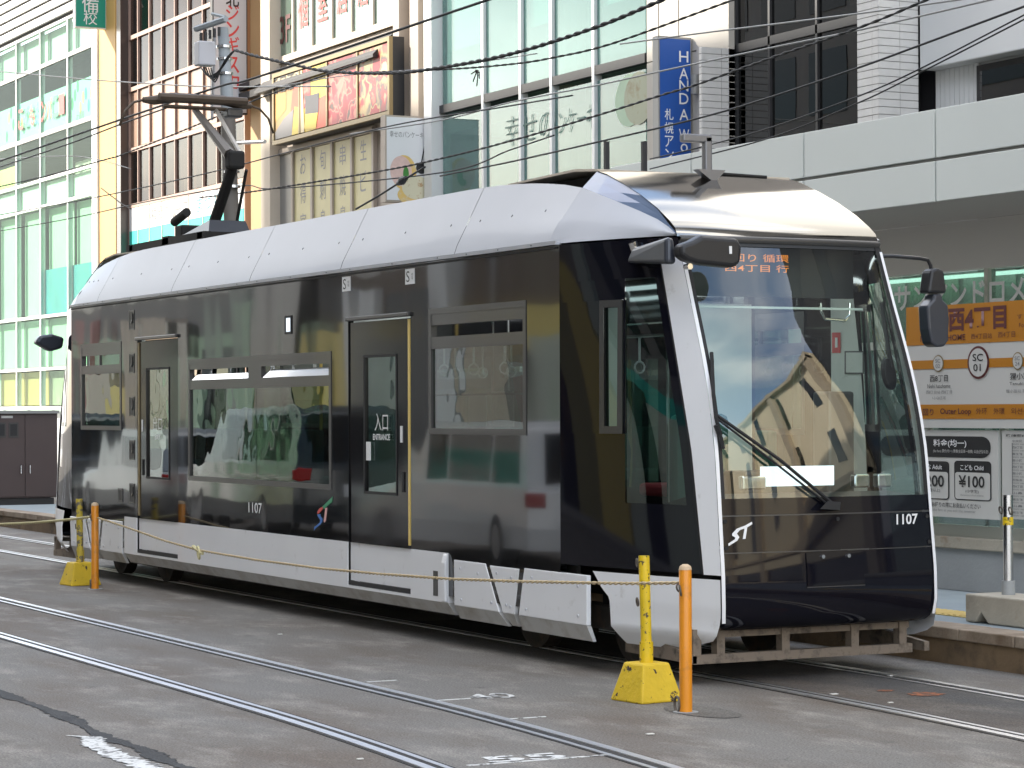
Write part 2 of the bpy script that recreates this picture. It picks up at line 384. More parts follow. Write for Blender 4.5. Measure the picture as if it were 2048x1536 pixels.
def ragged(name, pts, w, m, z=.004, n=90):
    mb = MB(); L = []; R = []
    for i in range(n + 1):
        t = i / n * (len(pts) - 1); k = min(int(t), len(pts) - 2); f = t - k
        x = pts[k][0] * (1 - f) + pts[k + 1][0] * f; y = pts[k][1] * (1 - f) + pts[k + 1][1] * f; ww = w(i / n)
        L.append((x, y + ww * random.uniform(.55, 1.2), z)); R.append((x, y - ww * random.uniform(.55, 1.2), z))
    mb.grid([L, R]); return mb.build(name, m, RD)
g = lambda a, b: tuple(on(a, b, 2, 0)[:2])
ragged('asphalt_crack', [(-14, -4.86), (-9, -4.9), g(0, 1388), g(90, 1418), g(160, 1448), g(215, 1480), g(275, 1495), g(330, 1522), g(395, 1545), (3, -5.05), (8, -5.3)], lambda t: .055 + .02 * math.sin(40 * t), 'old_crack', n=220)
ragged('lane_line', [g(135, 1472), g(182, 1476), g(190, 1490), g(250, 1520), g(310, 1540), (2.4, -5.25), (4.5, -5.35)], lambda t: .012 + .062 * min(1, max(0, (t - .05) * 6)), 'paint_worn', .0045, 90)
mb = MB(); c = on(1405, 1424, 2, 0)
mb.poly([(c[0] + .34 * math.cos(a), c[1] + .17 * math.sin(a), .0036) for a in [2 * math.pi * i / 28 for i in range(28)]]); asphalt('footing', (.12, .112, .10), (.10, .085, .07), (.17, .16, .14)); mb.build('post_footing_patch', 'footing', RD)
for (a, b, sx) in [(1850, 1390, .11), (1770, 1383, .05)]:
    c = on(a, b, 2, 0); mb = MB(); mb.poly([(c[0] + sx * random.uniform(.8, 1.1) * math.cos(t), c[1] + sx * 1.2 * random.uniform(.7, 1.1) * math.sin(t), .0065) for t in [2 * math.pi * i / 22 for i in range(22)]])
    if 'rust' not in M: mat('rust', (.30, .10, .04), .9, dirt=(.05, .045, .04), dscale=22., dpos=(.42, .62))
    mb.build('rust_stain', 'rust', RD)
mat('litter', (.7, .68, .62), .8)
for (a, b) in [(1668, 1390), (2034, 1476), (1781, 1407), (720, 1520), (1785, 1353), (560, 1270), (1300, 1470)]:
    c = on(a, b, 2, 0); sx = random.uniform(.012, .03); MB().box(c[0] - sx * .5, c[0] + sx * .5, c[1] - sx, c[1] + sx, .004, .009).build('litter_scrap', 'litter', RD)
# ------------------------------------------------------------------ buildings behind
FY = 14.0
mat('white_alu', (.74, .75, .74), .4, .1)
mat('yellow_tile', (.62, .38, .12), .6, var=.05, vscale=1.2)
mat('tan_wall', (.44, .27, .12), .7, var=.06, vscale=1.0)
mat('cream_wall', (.60, .52, .42), .7, var=.05, vscale=1.5)
mat('beige_panel', (.42, .36, .30), .6, var=.06, vscale=1.3)
mat('brown_mullion', (.40, .28, .23), .5, .2)
mat('brown_panel', (.30, .18, .12), .45, 0, .3, var=.08, vscale=.8)
mat('dark_brown', (.050, .035, .030), .35, 0, .4)
mat('blind_green', (.46, .60, .44), .7, var=.06, vscale=1.5)
mat('blind_white', (.58, .64, .56), .7, var=.04)
mat('blind_grey', (.17, .14, .12), .7, var=.12, vscale=2.)
mat('mint_film', (.36, .66, .54), .5)
mat('yellow_film', (.75, .60, .16), .5)
mat('teal_film', (.03, .30, .36), .5, var=.2, vscale=1.)
mat('room_dark', (.03, .03, .035), .8)
mat('room_light', (.42, .44, .40), .8, var=.15, vscale=.7)
mat('curtain', (.42, .36, .26), .8, var=.2, vscale=3.)
mat('sign_white', (.74, .75, .76), .45)
mat('sign_grey', (.52, .52, .55), .5)
mat('sign_teal', (.02, .50, .42), .5)
mat('sign_green', (.01, .28, .20), .45)
mat('sign_blue', (.015, .085, .36), .45)
mat('grey_trim', (.30, .30, .29), .5, .3)
mat('charcoal', (.022, .022, .024), .5)
mat('slat_white', (.72, .72, .70), .5)
mat('tile_white', (.60, .59, .57), .5, var=.05, vscale=5.)
mat('grout', (.28, .27, .26), .9)
mat('stone_panel', (.46, .43, .38), .6, var=.05, vscale=1.)
mat('white_panel', (.62, .63, .63), .5, var=.03, vscale=.6)
mat('canopy_panel', (.60, .63, .60), .4, 0, .15, var=.03, vscale=.5)
mat('soffit', (.62, .60, .57), .7)
mat('wood_slat', (.22, .15, .10), .6, var=.15, vscale=6.)
glass('glass_pale', (.80, .92, .86), .16, .0, 1.5)
glass('glass_brown', (.42, .33, .27), .6, .0, 1.5, wav=.004, wscale=.8)
glass('glass_teal', (.52, .70, .68), .75, .0, 1.5, wav=.002, wscale=.6, body=(.30, .50, .47), bodyf=.25)
glass('glass_dark', (.05, .07, .10), 1.3, .0, 1.6, wav=.0006, wscale=.7)
glass('glass_green', (.55, .72, .66), 1.3, .0, 1.5, body=(.45, .58, .50), bodyf=.2)
UPZ = (0, 0, 1); XD = (1, 0, 0)
def room(t, x0, x1, z0, z1, y, depth=4., m='room_light'):
    MB().grid([[(x0, y, z0), (x0, y, z1)], [(x0, y + depth, z0), (x0, y + depth, z1)], [(x1, y + depth, z0), (x1, y + depth, z1)], [(x1, y, z0), (x1, y, z1)]]).poly([(x0, y, z0), (x1, y, z0), (x1, y + depth, z0), (x0, y + depth, z0)]).poly([(x0, y, z1), (x1, y, z1), (x1, y + depth, z1), (x0, y + depth, z1)]).build('room', m, t)
# --- A: white curtain wall on the left
t = thing('office_building', 'bright white office building with mint banded curtain wall at far left', 'building', (-65, FY, 0))
xs = [FX(v, FY) for v in (35, 83, 138, 196)]; d = (xs[-1] - xs[0]) / 3; xs = [xs[0] - 2 * d, xs[0] - d] + xs
zs = [FZ(138, v, FY) for v in (815, 735, 627, 400, 345, 252, 110, 35)]
MB().box(xs[0] - 1, -59.72, FY + .3, FY + 9, 0, zs[0]).box(xs[0] - 1, -59.72, FY + 4.4, FY + 9, zs[0], 17).build('wall', 'white_panel', t)
room(t, xs[0], -60.2, zs[0], zs[3], FY + .35); room(t, xs[0], -60.2, zs[3] + .1, zs[5], FY + .35, 3., 'blind_grey'); room(t, xs[0], -60.2, zs[5] + .1, zs[7], FY + .35, 3., 'blind_grey')
for i, x in enumerate(xs):
    w = .05 if i < 5 else .17
    MB().box(x - w, x + w, FY - .045, FY + .12, zs[0], zs[7]).build('mullion', 'white_alu', t)
MB().box(-60.25, -59.73, FY - .12, FY + .3, 0, 17.2).build('corner_pillar', 'white_alu', t)
MB().box(-59.72, -58.12, FY - .06, FY + 8, 0, 17.4).build('side_wall', 'yellow_tile', t)
for k, z in enumerate(zs):
    h = .07 if k not in (5, 6) else .10
    MB().box(xs[0], -60.25, FY - .04, FY + .10, z - h * .7, z + h * .7).build('transom', 'white_alu' if k not in (5, 6) else 'grey_trim', t)
for i in range(5):
    for k in range(7):
        a, b, c, e = xs[i] + .06, xs[i + 1] - .06, zs[k] + .08, zs[k + 1] - .08
        MB().box(a, b, FY - .01, FY + .01, c, e).build('pane', 'glass_pale', t)
        if k in (0,): MB().box(a, b, FY + .25, FY + .28, c, e).build('blind', ['blind_white', 'yellow_tile', 'yellow_tile', 'curtain', 'blind_green'][i], t)
        if k in (1, 6): MB().box(a, b, FY + .25, FY + .28, c, e).build('blind', 'blind_green' if k == 1 else 'blind_white', t)
        if k == 2: MB().box(a, b - (.7 if i != 3 else .2), FY + .25, FY + .28, c, e).build('blind', 'blind_green', t)
        if k == 3: MB().box(a, b, FY + .12, FY + .15, c, e).build('spandrel', 'blind_white', t)
        if k == 5: MB().box(a, b, FY + .05, FY + .07, c, c + (e - c) * .60).build('window_film', 'mint_film', t)
        if k == 2 and i in (3, 4): MB().box(a, b, FY + .10, FY + .12, c, c + (e - c) * .42).build('poster', 'teal_film', t)
        if k == 4 and i == 1: MB().box(a, b, FY + .10, FY + .12, c, e - .6).build('poster', 'yellow_film', t)
        if k == 4 and i in (3, 4): MB().box(a + .4, b - .6, FY + 1., FY + 1.8, c, c + .5).build('storage_box', ['', '', '', 'cream_wall', 'yellow_film'][i], t)
zt = (zs[5] + zs[6]) / 2 - .35
for j, (ch, cm) in enumerate(zip('こどもカンパニー', ['print_salmon', 'print_green', 'print_salmon', 'print_blue', 'print_salmon', 'print_salmon', 'print_green', 'print_salmon'])):
    text('lettering', ch, cm, t, (-68.3 + j * .66, FY - .02, zt), XD, UPZ, .70, .56, .02)
text('lettering', '大通校', 'print_grey', t, (-60.95 - 1.0, FY + .045, zt - .55), XD, UPZ, .28)
for j in range(9):
    c = (-60.35 - 2.4 + j * .28, FY + .045, zt + random.uniform(-.4, .45)); MB().disc(c, (0, -1, 0), .12, 12, .2).build('leaf_print', random.choice(['yellow_film', 'print_green', 'teal_film']), t)
    c = (-70.2 + j * .26, FY + .045, zt + random.uniform(-.4, .45)); MB().disc(c, (0, -1, 0), .12, 12, .2).build('leaf_print', random.choice(['yellow_film', 'print_green', 'teal_film']), t)
for k in range(7):
    z = zs[7] + .14 + k * .34
    MB().prism([(FY - .16, z), (FY - .08, z + .29), (FY + .05, z + .29), (FY - .06, z)], 0, xs[0] - 1, -60.3).build('louvre_slat', 'slat_white', t)
MB().box(xs[0] - 1, -60.3, FY + .1, FY + .2, zs[7], 17).build('louvre_backing', 'sign_grey', t)
MB().box(xs[0] - 3, -59.5, FY + 1.5, FY + 9, 17, 26).build('upper_wall', 'tan_wall', t)
# --- B: brown mullioned building
t = thing('brown_building', 'brown building with slim tan mullions and a white and teal shop sign', 'building', (-52, FY, 0))
BY = FY + .15
xs = [FX(v, BY) for v in (262, 280, 303, 328, 354, 381, 410, 438, 467, 494)]
zs = [FZ(303, v, BY) for v in (500, 404, 290, 166, 60, -60)]
MB().box(-58.1, xs[-1] + .3, BY + .6, BY + 8, 0, 24).build('wall', 'dark_brown', t)
MB().box(-58.1, -57.75, BY - .1, BY + .6, 0, 24).build('edge_pier', 'cream_wall', t)
MB().box(-57.74, xs[0] - .02, BY - .3, BY + .6, 0, 24).build('corner_pier', 'dark_brown', t)
MB().box(xs[0] - .04, xs[-1] + .2, BY + .02, BY + .6, 0, zs[0]).build('base_wall', 'brown_panel', t)
for i, x in enumerate(xs): MB().box(x - .026, x + .026, BY - .06, BY + .1, zs[0], 24).build('mullion', 'brown_mullion', t)
for k, z in enumerate(zs[1:]): MB().box(xs[0], xs[-1], BY - .065, BY + .1, z - .06, z + .06).build('transom', 'brown_mullion', t)
for i in range(9):
    for k in range(5):
        a, b, c, e = xs[i] + .05, xs[i + 1] - .05, zs[k] + .09, zs[k + 1] - .09
        if k == 0: continue
        if k == 2: MB().box(a, b, BY, BY + .03, c, e).build('spandrel', 'brown_panel', t)
        else:
            MB().box(a, b, BY, BY + .02, c, e).build('pane', 'glass_brown', t)
            if k == 1: MB().box(a, b, BY + .2, BY + .22, c + (.0 if i % 3 else .35), e).build('blind', 'blind_grey' if i % 4 else 'blind_white', t)
            else: MB().box(a, b, BY + .3, BY + .32, c, e).build('blind', random.choice(['blind_grey', 'brown_panel', 'dark_brown']), t)
t2 = thing('fascia_sign', 'wide white over teal shop sign behind the pantograph', 'sign', (-53, BY, zs[0]))
z0, z1 = FZ(303, 500, BY) - 2, FZ(303, 407, BY); zm = FZ(303, 455, BY)
MB().box(xs[0], xs[-1] - .1, BY - .05, BY - .01, zm, z1).build('white_panel', 'sign_white', t2)
MB().box(xs[0], xs[-1] - .1, BY - .05, BY - .01, z0, zm - .004).build('teal_panel', 'sign_teal', t2)
x0 = FX(290, BY); text('lettering', '小樽音グループ', 'print_grey', t2, ((x0 + FX(385, BY)) / 2, BY - .055, (zm + z1) / 2), XD, UPZ, .52, 3.6)
text('lettering', '東北会', 'sign_white', t2, (FX(330, BY), BY - .056, zm - .85), XD, UPZ, .95, 3.7, .03)
text('lettering', 'まつり', 'teal_film', t2, (FX(420, BY), BY - .055, (zm + z1) / 2), XD, UPZ, .4, 1.8)
# --- projecting signs (their faces look up the street)
def blade(name, label, x, y0, z0, z1, ptop, face, edge, th=.18):
    t = thing(name, label, 'sign', (x, 14, z0))
    MB().box(x - th, x, y0, FY - .05, z0, z1).build('cabinet', edge, t)
    MB().box(x, x + .012, y0 + .03, FY - .08, z0 + .04, z1 - .04).build('face', face, t)
    return t
YD = (0, 1, 0)
x = -59.0; t = blade('blade_sign', 'green blade sign with two white characters above the white building', x, FY - 1.02, float(on(186, 57, 0, x)[2]), 18.5, 0, 'sign_green', 'white_alu')
text('lettering', '備', 'print_white', t, (x + .016, FY - .55, float(on(186, 8, 0, x)[2])), YD, UPZ, .52)
text('lettering', '校', 'print_white', t, (x + .016, FY - .55, float(on(186, 36, 0, x)[2])), YD, UPZ, .42)
x = -47.3; zb = float(on(472, 228, 0, x)[2]); t = blade('blade_sign', 'tall white blade sign with red brush characters behind the utility pole', x, FY - 1.0, zb, 15, 0, 'sign_grey', 'charcoal')
for ch, py, cm in (('北', -2, 'print_black'), ('ジ', 26, 'print_red'), ('ン', 60, 'print_red'), ('ギ', 90, 'print_red'), ('ス', 130, 'print_red'), ('カ', 162, 'print_red')):
    text('lettering', ch, cm, t, (x + .016, FY - .46, float(on(470, py, 0, x)[2])), YD, UPZ, .42, .36, .012)
zk = float(on(525, 172, 1, FY - .2)[2]); MB().box(x - .1, -45.75, FY - .3, FY - .12, zk - .22, zk - .04).box(x - .1, -45.75, FY - .3, FY - .12, zk + .04, zk + .2).build('bracket', 'charcoal', t)
x = FX(862, FY); zb = float(on(820, 405, 0, x)[2]); zt = float(on(820, 232, 0, x)[2])
t = blade('blade_sign', 'pale blue pancake shop sign with a plate of pancakes', x, FY - 1.08, zb, zt, 0, 'sign_white', 'beige_panel', .25)
text('lettering', '幸せのパンケーキ', 'print_grey', t, (x + .016, FY - .58, float(on(822, 270, 0, x)[2])), YD, UPZ, .14, .80)
mat('pancake_faint', (.40, .42, .30), .6, dirt=(.30, .22, .12), dscale=3.); mat('pancake_pink', (.70, .50, .45), .6, var=.1, vscale=9); mat('pancake_gold', (.72, .50, .16), .6, dirt=(.65, .55, .38), dscale=7.); mat('pancake_cream', (.66, .62, .45), .6, dirt=(.40, .20, .06), dscale=6., dpos=(.55, .66)); mat('mint_leaf', (.05, .22, .04), .6)
def ell(px, py, w, h, m, k): c = on(px, py, 0, x + .014 + .002 * k); MB().disc(c, (1, 0, 0), w, 22, h).build('pancake_print', m, t)
ell(808, 345, .30, .38, 'pancake_gold', 1); ell(802, 342, .26, .33, 'pancake_pink', 2); ell(832, 375, .34, .26, 'pancake_cream', 3); ell(820, 390, .30, .20, 'pancake_gold', 2); ell(812, 348, .07, .16, 'mint_leaf', 5); ell(806, 360, .09, .08, 'mint_leaf', 6); ell(843, 336, .13, .13, 'print_black', 5)
MB().tube([on(842, 330, 0, x + .03), on(852, 278, 0, x + .03)], .014, 6).build('spoon_print', 'print_black', t)
# --- C: tan and beige building with the picture board
t = thing('restaurant_building', 'beige and tan restaurant building with lettered upper windows', 'building', (-42, FY, 0))
xe = FX(870, FY)
MB().box(FX(506, FY), FX(545, FY), FY - .05, FY + 8, 0, 22).build('tan_pier', 'tan_wall', t)
MB().box(FX(545, FY), FX(563, FY), FY - .30, FY + 8, 0, 22).build('cream_pier', 'cream_wall', t)
xa = FX(563, FY); MB().box(xa, xe, FY + 1.0, FY + 8, 0, 22).build('wall', 'beige_panel', t)
for (a, b, yy) in ((800, 812, -.15), (814, 829, .1), (831, 848, -.12), (850, 869, .05)):
    MB().box(FX(a, FY), FX(b, FY), FY + yy, FY + 1.0, 0, 22).build('pilaster', 'beige_panel', t)
zs3 = FZ(590, 112, FY); z3t = zs3 + 3.0
px3 = (556, 590, 628, 668, 707, 750, 797); x3 = [FX(v, FY) for v in px3]
for v in x3: MB().box(v - .05, v + .05, FY - .05, FY + .12, zs3, z3t).build('mullion', 'cream_wall', t)
for v in (zs3, z3t): MB().box(x3[0], x3[-1], FY - .06, FY + .12, v - .08, v + .08).build('transom', 'cream_wall', t)
for i in range(6):
    MB().box(x3[i] + .05, x3[i + 1] - .05, FY, FY + .02, zs3 + .08, z3t - .08).build('pane', 'glass_green', t)
    if i: MB().box(x3[i] + .05, x3[i + 1] - (.05 if i % 2 else .5), FY + .10, FY + .12, zs3 + .08, z3t - .08).build('blind', 'blind_white', t)
    c = ['3F', '個', '室', '居', '酒', '屋'][i]; cx = (x3[i] + x3[i + 1]) / 2; zc = zs3 + (1.0 if i else .75)
    text('lettering', c, 'print_maroon' if i == 0 else 'print_salmon', t, (cx, FY - .02, zc), XD, UPZ, .78 if i else .7, .62 if i else .7, .012)
    if i in (1, 2): text('lettering', '飲み' if i == 1 else '放題', 'print_grey', t, (cx, FY - .02, zs3 + 2.0), XD, UPZ, .36, .7)
    if i == 0: text('lettering', '100種\n500円', 'print_grey', t, (cx, FY - .02, zs3 + 1.9), XD, UPZ, .7, .6)
MB().prism([(FY - .55, zs3 - .75), (FY - .55, zs3 - .82), (FY + .1, zs3 - .82), (FY + .1, zs3 - .10)], 0, x3[0] - .2, FX(792, FY)).build('canopy_roof', 'charcoal', t)
MB().box(x3[0], FX(800, FY), FY + .02, FY + 1.0, 0, zs3 - .1).build('front_wall', 'beige_panel', t)
# lower window row with lettered yellow posters
zl1 = FZ(600, 302, FY); zl0 = zl1 - 3.2
pxl = (555, 590, 629, 669, 709, 752); xl = [FX(v, FY) for v in pxl]
for v in xl: MB().box(v - .055, v + .055, FY - .08, FY + .015, zl0, zl1).build('mullion', 'beige_panel', t)
MB().box(xl[0], xl[-1], FY - .08, FY + .015, zl1, zl1 + .14).build('transom', 'beige_panel', t)
mat('poster_yellow', (.52, .47, .24), .5, var=.08, vscale=2.)
for i in range(5):
    if i == 0: MB().box(xl[0] + .06, xl[1] - .06, FY - .03, FY + .01, zl0, zl1 - .01).build('pane', 'grey_trim', t)
    else:
        MB().box(xl[i] + .06, xl[i + 1] - .06, FY - .03, FY + .01, zl0, zl1 - .01).build('poster', 'poster_yellow', t)
        for j, ch in enumerate([['お', '得', '宴', '会'], ['旬', '刺', '身', '盛'], ['串', '焼', '鳥', '盛'], ['生', 'ビ', 'ー', 'ル']][i - 1]):
            text('lettering', ch, 'print_grey', t, ((xl[i] + xl[i + 1]) / 2, FY - .036, zl1 - .35 - j * .72), XD, UPZ, .48 if ch != 'ー' else .05, .36)
# picture board
t = thing('picture_board', 'framed board of food photographs projecting over the restaurant window', 'sign', (-42, FY - .9, 7))
PY = FY - .42; bx = [FX(v, PY) for v in (549, 602, 657, 718, 784)]
bz0, bz1 = FZ(660, 262, PY), FZ(660, 112, PY)
mat('gold_frame', (.27, .20, .095), .45, .2); 
MB().box(bx[0], bx[4] , PY + .04, FY - .1, bz0, bz1).build('cabinet', 'charcoal', t)
f = framebars(MB(), bx[0], bx[4], bz0, bz1, PY - .05, PY + .04, .10)
for v in bx[1:4]: f.box(v - .04, v + .04, PY - .04, PY + .04, bz0 + .13, bz1 - .13)
f.build('frame', 'gold_frame', t)
def foodmat(name, cols, scale):
    m = mat(name, cols[0], .45); nt = m.node_tree; b = nt.nodes['Principled BSDF']; geo = nt.nodes.new('ShaderNodeNewGeometry')
    n0 = nd(nt, 'ShaderNodeTexNoise', Scale=2.5, Detail=4.0); nt.links.new(geo.outputs['Position'], n0.inputs['Vector'])
    mp = nd(nt, 'ShaderNodeMix', data_type='RGBA'); mp.inputs['Factor'].default_value = .35
    nt.links.new(geo.outputs['Position'], mp.inputs['A']); nt.links.new(n0.outputs['Color'], mp.inputs['B'])
    v = nd(nt, 'ShaderNodeTexVoronoi', Scale=scale, feature='SMOOTH_F1'); nt.links.new(mp.outputs['Result'], v.inputs['Vector'])
    sep = nt.nodes.new('ShaderNodeSeparateColor'); nt.links.new(v.outputs['Color'], sep.inputs['Color'])
    r = nt.nodes.new('ShaderNodeValToRGB'); r.color_ramp.interpolation = 'LINEAR'
    e = r.color_ramp.elements
    for i, c in enumerate(cols):
        if i < 2: e[i].position = i / (len(cols) - 1) ; e[i].color = (*c, 1)
        else: q = e.new(1.0); q.color = (*c, 1)
    for i, q in enumerate(sorted(e, key=lambda k: k.position)): pass
    for i in range(len(cols)): e[i].position = .15 + .7 * i / (len(cols) - 1); e[i].color = (*cols[i], 1)
    nt.links.new(sep.outputs[0], r.inputs['Fac']); nt.links.new(r.outputs['Color'], b.inputs['Base Color'])
foodmat('food_red', [(.25, .012, .02), (.40, .025, .04), (.50, .20, .14), (.28, .015, .02), (.07, .04, .03)], 6.5)
foodmat('food_mix', [(.35, .02, .03), (.46, .34, .15), (.10, .07, .07), (.40, .04, .04), (.48, .38, .24)], 5.5)
for i, m in ((2, 'food_red'), (3, 'food_mix')): MB().box(bx[i] + .04, bx[i + 1] - (.04 if i < 3 else .13), PY - .01, PY + .02, bz0 + .13, bz1 - .13).build('photo_panel', m, t)
a, b = bx[0] + .13, bx[1] - .04; c, e = bz0 + .13, bz1 - .13
MB().box(a, b, PY - .01, PY + .02, c, e).build('photo_panel', 'tan_wall', t)
def q4(pts, m, k): MB().poly([(a + (b - a) * u, PY - .012 - .003 * k, c + (e - c) * v) for u, v in pts]).build('photo_print', m, t)
mat('p_grey', (.20, .19, .19), .5); mat('p_orange', (.50, .27, .06), .5); mat('p_yellow', (.62, .46, .05), .5); mat('p_dark', (.05, .05, .06), .5); mat('p_redglow', (.62, .10, .05), .5); mat('p_cream', (.58, .48, .30), .5)
q4([(0, .78), (1, .78), (1, 1), (0, 1)], 'p_cream', 1); q4([(0, .28), (.45, .45), (.45, .78), (0, .78)], 'p_orange', 1); q4([(.65, .4), (1, .4), (1, .78), (.75, .78)], 'p_redglow', 2)
q4([(0, 0), (.7, 0), (.78, .42), (.35, .30), (0, .12)], 'p_grey', 3); q4([(.7, 0), (1, 0), (1, .42), (.82, .45)], 'p_yellow', 4)
text('lettering', '旨居酒や', 'print_black', t, ((a + b) / 2, PY - .03, c + (e - c) * .88), XD, UPZ, .42, 1.9)
a, b = bx[1] + .04, bx[2] - .04
MB().box(a, b, PY - .01, PY + .02, c, e).build('photo_panel', 'p_yellow', t)
q4([(.05, .35), (.4, .45), (.38, 1), (.1, 1)], 'food_red', 1); q4([(.5, .0), (1, 0), (.95, .5), (.5, .45)], 'p_redglow', 1); q4([(.18, .22), (.7, .25), (.72, .56), (.2, .56)], 'p_dark', 3); q4([(.15, .05), (.6, 0), (.68, .25), (.2, .28)], 'p_yellow', 4); q4([(0, 0), (.16, 0), (.08, 1), (0, 1)], 'p_cream', 4)
# --- D: glass building
t = thing('glass_building', 'pale green glass building with white mullions behind the tram roof', 'building', (-31, FY, 0))
DY = FY + .05
xd = [FX(v, DY) for v in (885, 972, 1047, 1109, 1194, 1297)]
zd = FZ(1024, 180, DY); zd0 = zd - 4.6; zd2 = zd + 4.2
MB().box(FX(870, DY), xd[0], DY - .25, DY + 7, 0, 22).build('edge_pier', 'white_alu', t)
room(t, xd[0], xd[-1], zd0 - 2, zd - .55, DY + .2, 6., 'room_light'); room(t, xd[0], xd[-1], zd + .1, zd2, DY + .2, 5., 'room_light')
MB().box(xd[0], xd[-1], DY + 6.5, DY + 7, 0, 22).box(xd[0], xd[-1], DY + .3, DY + 7, 0, zd0 - 2).build('wall', 'room_light', t)
for i, v in enumerate(xd[1:-1]): MB().box(v - .05, v + .05, DY - .07, DY + .1, 0, 22).build('mullion', 'white_alu', t)
for v, h in ((zd, .22), (zd2, .2), (zd0, .15)):
    MB().box(xd[0], xd[-1], DY - .06, DY + .1, v - h * .6, v + h * .2).build('transom', 'charcoal', t)
for i in range(5):
    for (c, e) in ((zd0 + .04, zd - .24), (zd + .06, zd2 - .22), (zd2 + .06, zd2 + 4), (zd0 - 3.5, zd0 - .17)):
        MB().box(xd[i] + .06, xd[i + 1] - .06, DY, DY + .02, c, e).build('pane', 'glass_teal', t)
    MB().box(xd[i] + .1, xd[i + 1] - .1, DY + .12, DY + .14, zd + 1.2 + (.8 if i % 2 else 0), zd2 - .3).build('blind', 'blind_white', t)
for k in range(11):
    MB().box(xd[2], xd[-1], DY + .6 + k * .42, DY + .9 + k * .42, zd0 + 1.35, zd0 + 1.42).build('ceiling_slat', 'wood_slat', t)
for (pxx, yy) in ((1138, 1.2), (1175, 2.6), (1253, .9), (1268, 2.2), (1256, 3.6), (1030, 2.)):
    MB().box(FX(pxx, DY + yy) - .10, FX(pxx, DY + yy) + .10, DY + yy - .1, DY + yy + .1, zd0 + 1.30, zd0 + 1.34).build('downlight', 'lamp_strip', t)
for (p0, p1, h, m) in ((1115, 1160, .8, 'seat_red'), (900, 960, 1.0, 'wood_slat'), (985, 1040, 1.1, 'cream_wall'), (1060, 1100, .6, 'blind_grey')):
    MB().box(FX(p0, DY + 2), FX(p1, DY + 2), DY + 1.8, DY + 2.2, zd0, zd0 + h).build('counter', m, t)
MB().cyl((FX(1140, DY + 1.2), DY + 1.2, 0), (FX(1140, DY + 1.2), DY + 1.2, 20), .35).build('column', 'cream_wall', t)
mat('faint_ink', (.17, .26, .22), .6); text('lettering', '幸せの', 'faint_ink', t, (FX(1060, DY), DY - .02, FZ(1060, 255, DY)), XD, UPZ, .62, 2.1, -.012)
text('lettering', 'パンケーキ', 'faint_ink', t, (FX(1145, DY), DY - .02, FZ(1145, 240, DY)), XD, UPZ, .48, 1.9, -.012)
for dx, m in ((0, 'blind_green'), (.35, 'pancake_faint')):
    MB().disc((FX(1262, DY) + dx, DY - .015 - dx * .01, FZ(1262, 200, DY)), (0, -1, 0), .55, 20, .5).build('pancake_print', m, t)
# --- E: stone and dark glass shop building
t = thing('shop_building', 'grey stone building with dark glazing and white tiled pillars', 'building', (-22, FY, 0))
xe0 = FX(1298, FY); MB().box(xe0, FX(1390, FY), FY + .02, FY + 6, 0, 22).build('wall', 'grout', t)
k = 0
for (p0, p1) in ((1298, 1322), (1323, 1362), (1363, 1400)):
    for r in range(10):
        z = r * 2.05; MB().box(FX(p0, FY) + .01, FX(p1, FY) - .01, FY - .03, FY + .019, z + .01, z + 2.04).build('stone_panel', 'stone_panel', t, bevel=.006)
def tiled(x0, x1, y0, y1, z0, z1, th=.118, tw=.40):
    core = MB().box(x0, x1 - .012, y0 + .012, y1, z0, z1).build('pillar', 'grout', t)
    z = z0; r = 0
    while z < z1 - .01:
        xx = x0
        while xx < x1 - .02:
            w = min(tw, x1 - .012 - xx); MB().box(xx + .004, xx + w - .004, y0, y0 + .014, z + .006, z + th - .006).build('tile', 'tile_white', core); xx += tw
        yy = y0
        while yy < y1 - .02:
            w = min(tw, y1 - yy); MB().box(x1 - .014, x1, yy + .004, yy + w - .004, z + .006, z + th - .006).build('tile', 'tile_white', core); yy += tw
        z += th; r += 1
x1 = FX(1455, FY - .1); tiled(FX(1400, FY - .6), x1 + .0, FY - .6, FY + .2, 4.2, FZ(1430, 88, FY - .6))
MB().box(FX(1400, FY), x1, FY - .05, FY + 6, 4, 22).build('upper_wall', 'stone_panel', t)
xt0 = FX(1717, FY - .75); xt1 = FX(1760, FY - .75); tiled(xt0, xt1, FY - .75, FY, 4.2, 10.4)
zq = (FZ(1600, 300, FY + .12), FZ(1600, 62, FY + .12), FZ(1600, -90, FY + .12)); GY = FY + .12
xg = [x1 + .02] + [FX(v, GY) for v in (1545, 1640)] + [xt0 + .02]
MB().box(x1, xt0 + .3, GY + .4, GY + 5, 0, 22).build('glazing_backing', 'room_dark', t)
for i in range(3):
    for k in range(2): MB().box(xg[i] + .03, xg[i + 1] - .03, GY, GY + .02, zq[k] + .03, zq[k + 1] - .03).build('pane', 'glass_dark', t)
for v in xg: MB().box(v - .03, v + .03, GY - .05, GY + .3, zq[0], zq[2]).build('mullion', 'charcoal', t)
MB().box(xg[0], xg[-1], GY - .05, GY + .3, zq[1] - .12, zq[1] + .03).build('transom', 'charcoal', t)
MB().box(xg[0], xg[-1], GY - .04, GY + .3, zq[0] - 3, zq[0]).build('sill_wall', 'beige_panel', t)
x = FX(1390, FY); zb = float(on(1356, 330, 0, x)[2]); zt = float(on(1356, 74, 0, x)[2])
t = blade('blade_sign', 'blue blade sign with white capital letters on the stone building', x, FY - .74, zb - 1.2, zt, 0, 'sign_blue', 'grey_trim', .2)
for ch, py in zip('HANDA', (114, 148, 172, 198, 230)): text('lettering', ch, 'print_white', t, (x + .016, FY - .22, float(on(1372, py, 0, x)[2])), YD, UPZ, .20, .19, .004)
